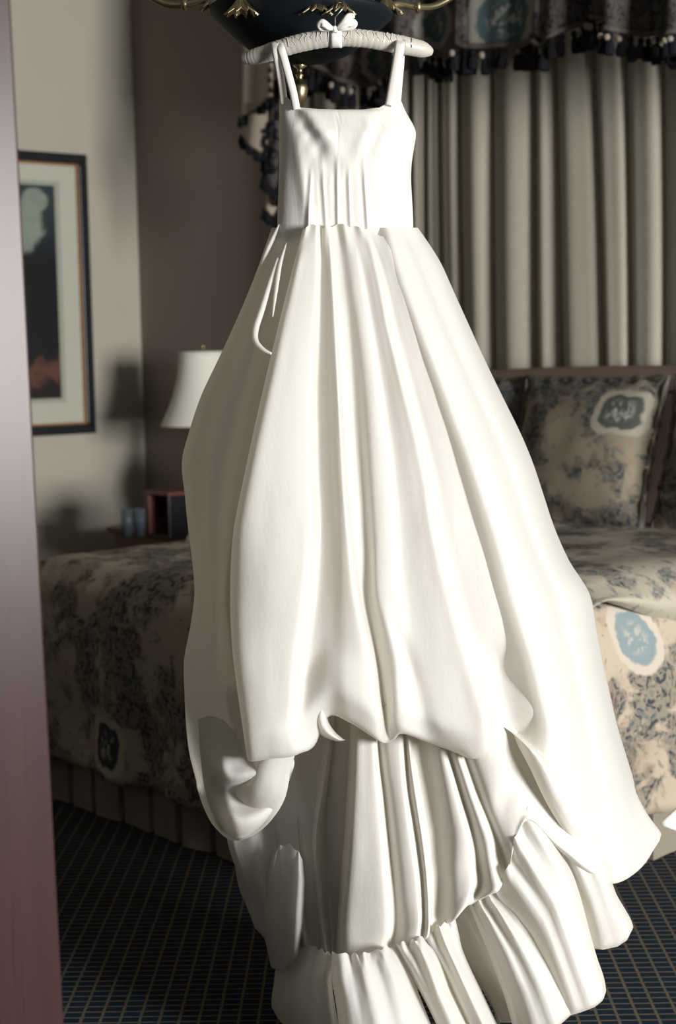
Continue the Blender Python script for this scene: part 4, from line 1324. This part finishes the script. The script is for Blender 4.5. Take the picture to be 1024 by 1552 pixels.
puff('flounce_puff', [(598, 1430), (620, 1428), (650, 1416)], [(598, 1430), (622, 1475), (650, 1530), (668, 1568)], [(650, 1416), (668, 1450), (684, 1498), (716, 1565)], [(668, 1568), (690, 1580), (716, 1565)], .275, .31, 2, 5.0, skew=.0)
puff('flounce_puff', [(642, 1420), (665, 1402), (690, 1394)], [(642, 1420), (672, 1470), (694, 1520), (722, 1580)], [(690, 1394), (702, 1445), (726, 1495), (758, 1562)], [(722, 1580), (745, 1580), (758, 1562)], .265, .29, 2, 6.0, skew=.02)
puff('flounce_puff', [(690, 1396), (705, 1380), (722, 1370)], [(690, 1396), (704, 1445), (728, 1495), (756, 1545)], [(722, 1370), (760, 1420), (780, 1470), (800, 1530)], [(756, 1545), (775, 1545), (800, 1530)], .19, .17, 2, 6.5, skew=-.06)
puff('flounce_puff', [(711, 1372), (730, 1360), (756, 1346)], [(711, 1372), (738, 1440), (764, 1510), (782, 1575)], [(756, 1346), (815, 1420), (850, 1480), (870, 1530)], [(782, 1575), (825, 1570), (870, 1530)], .255, .31, 3, 7.0, skew=-.02)
puff('flounce_puff', [(752, 1352), (760, 1328), (771, 1311), (773, 1290), (782, 1264), (790, 1240), (806, 1216)], [(752, 1352), (800, 1420), (832, 1490), (850, 1538)], [(806, 1216), (868, 1325), (889, 1390), (898, 1436), (912, 1468), (918, 1500)], [(850, 1538), (878, 1530), (902, 1521), (914, 1511), (918, 1500)], .285, .30, 3, 8.0, skew=.02)
puff('flounce_puff', [(812, 1246), (836, 1240), (864, 1246)], [(812, 1246), (850, 1300), (880, 1380), (888, 1432)], [(864, 1246), (922, 1325), (938, 1366), (952, 1384), (959, 1404)], [(888, 1432), (912, 1435), (936, 1430), (951, 1420), (959, 1404)], .235, .20, 2, 9.0, skew=.0)

# inner petticoat closes the gown from behind down to the floor
def petticoat():
    G = []
    N = 36
    for y, hwm, dm in ((1040, 190, .16), (1150, 200, .18), (1280, 195, .18), (1400, 180, .17), (1500, 165, .16)):
        c = interp([1040, 1500], [590, 630], y)
        G.append([(c + hwm * math.cos(2 * PI * k / N), y, D0 + .03 + dm * math.sin(2 * PI * k / N) + .01 * math.sin(k * 2.5)) for k in range(N)])
    sheet('petticoat', G, M['taffeta'], dress, 3, 4, True)
petticoat()
# small covered button on the right-hand hem
q = P(929, 1307, 3.47)
lathe('button', [(0, -.004), (.0045, -.003), (.006, 0), (.0045, .003), (0, .004)], M['pearl'], dress, 12, Matrix.Translation(q) @ Matrix.Scale(1.8, 4, UP))
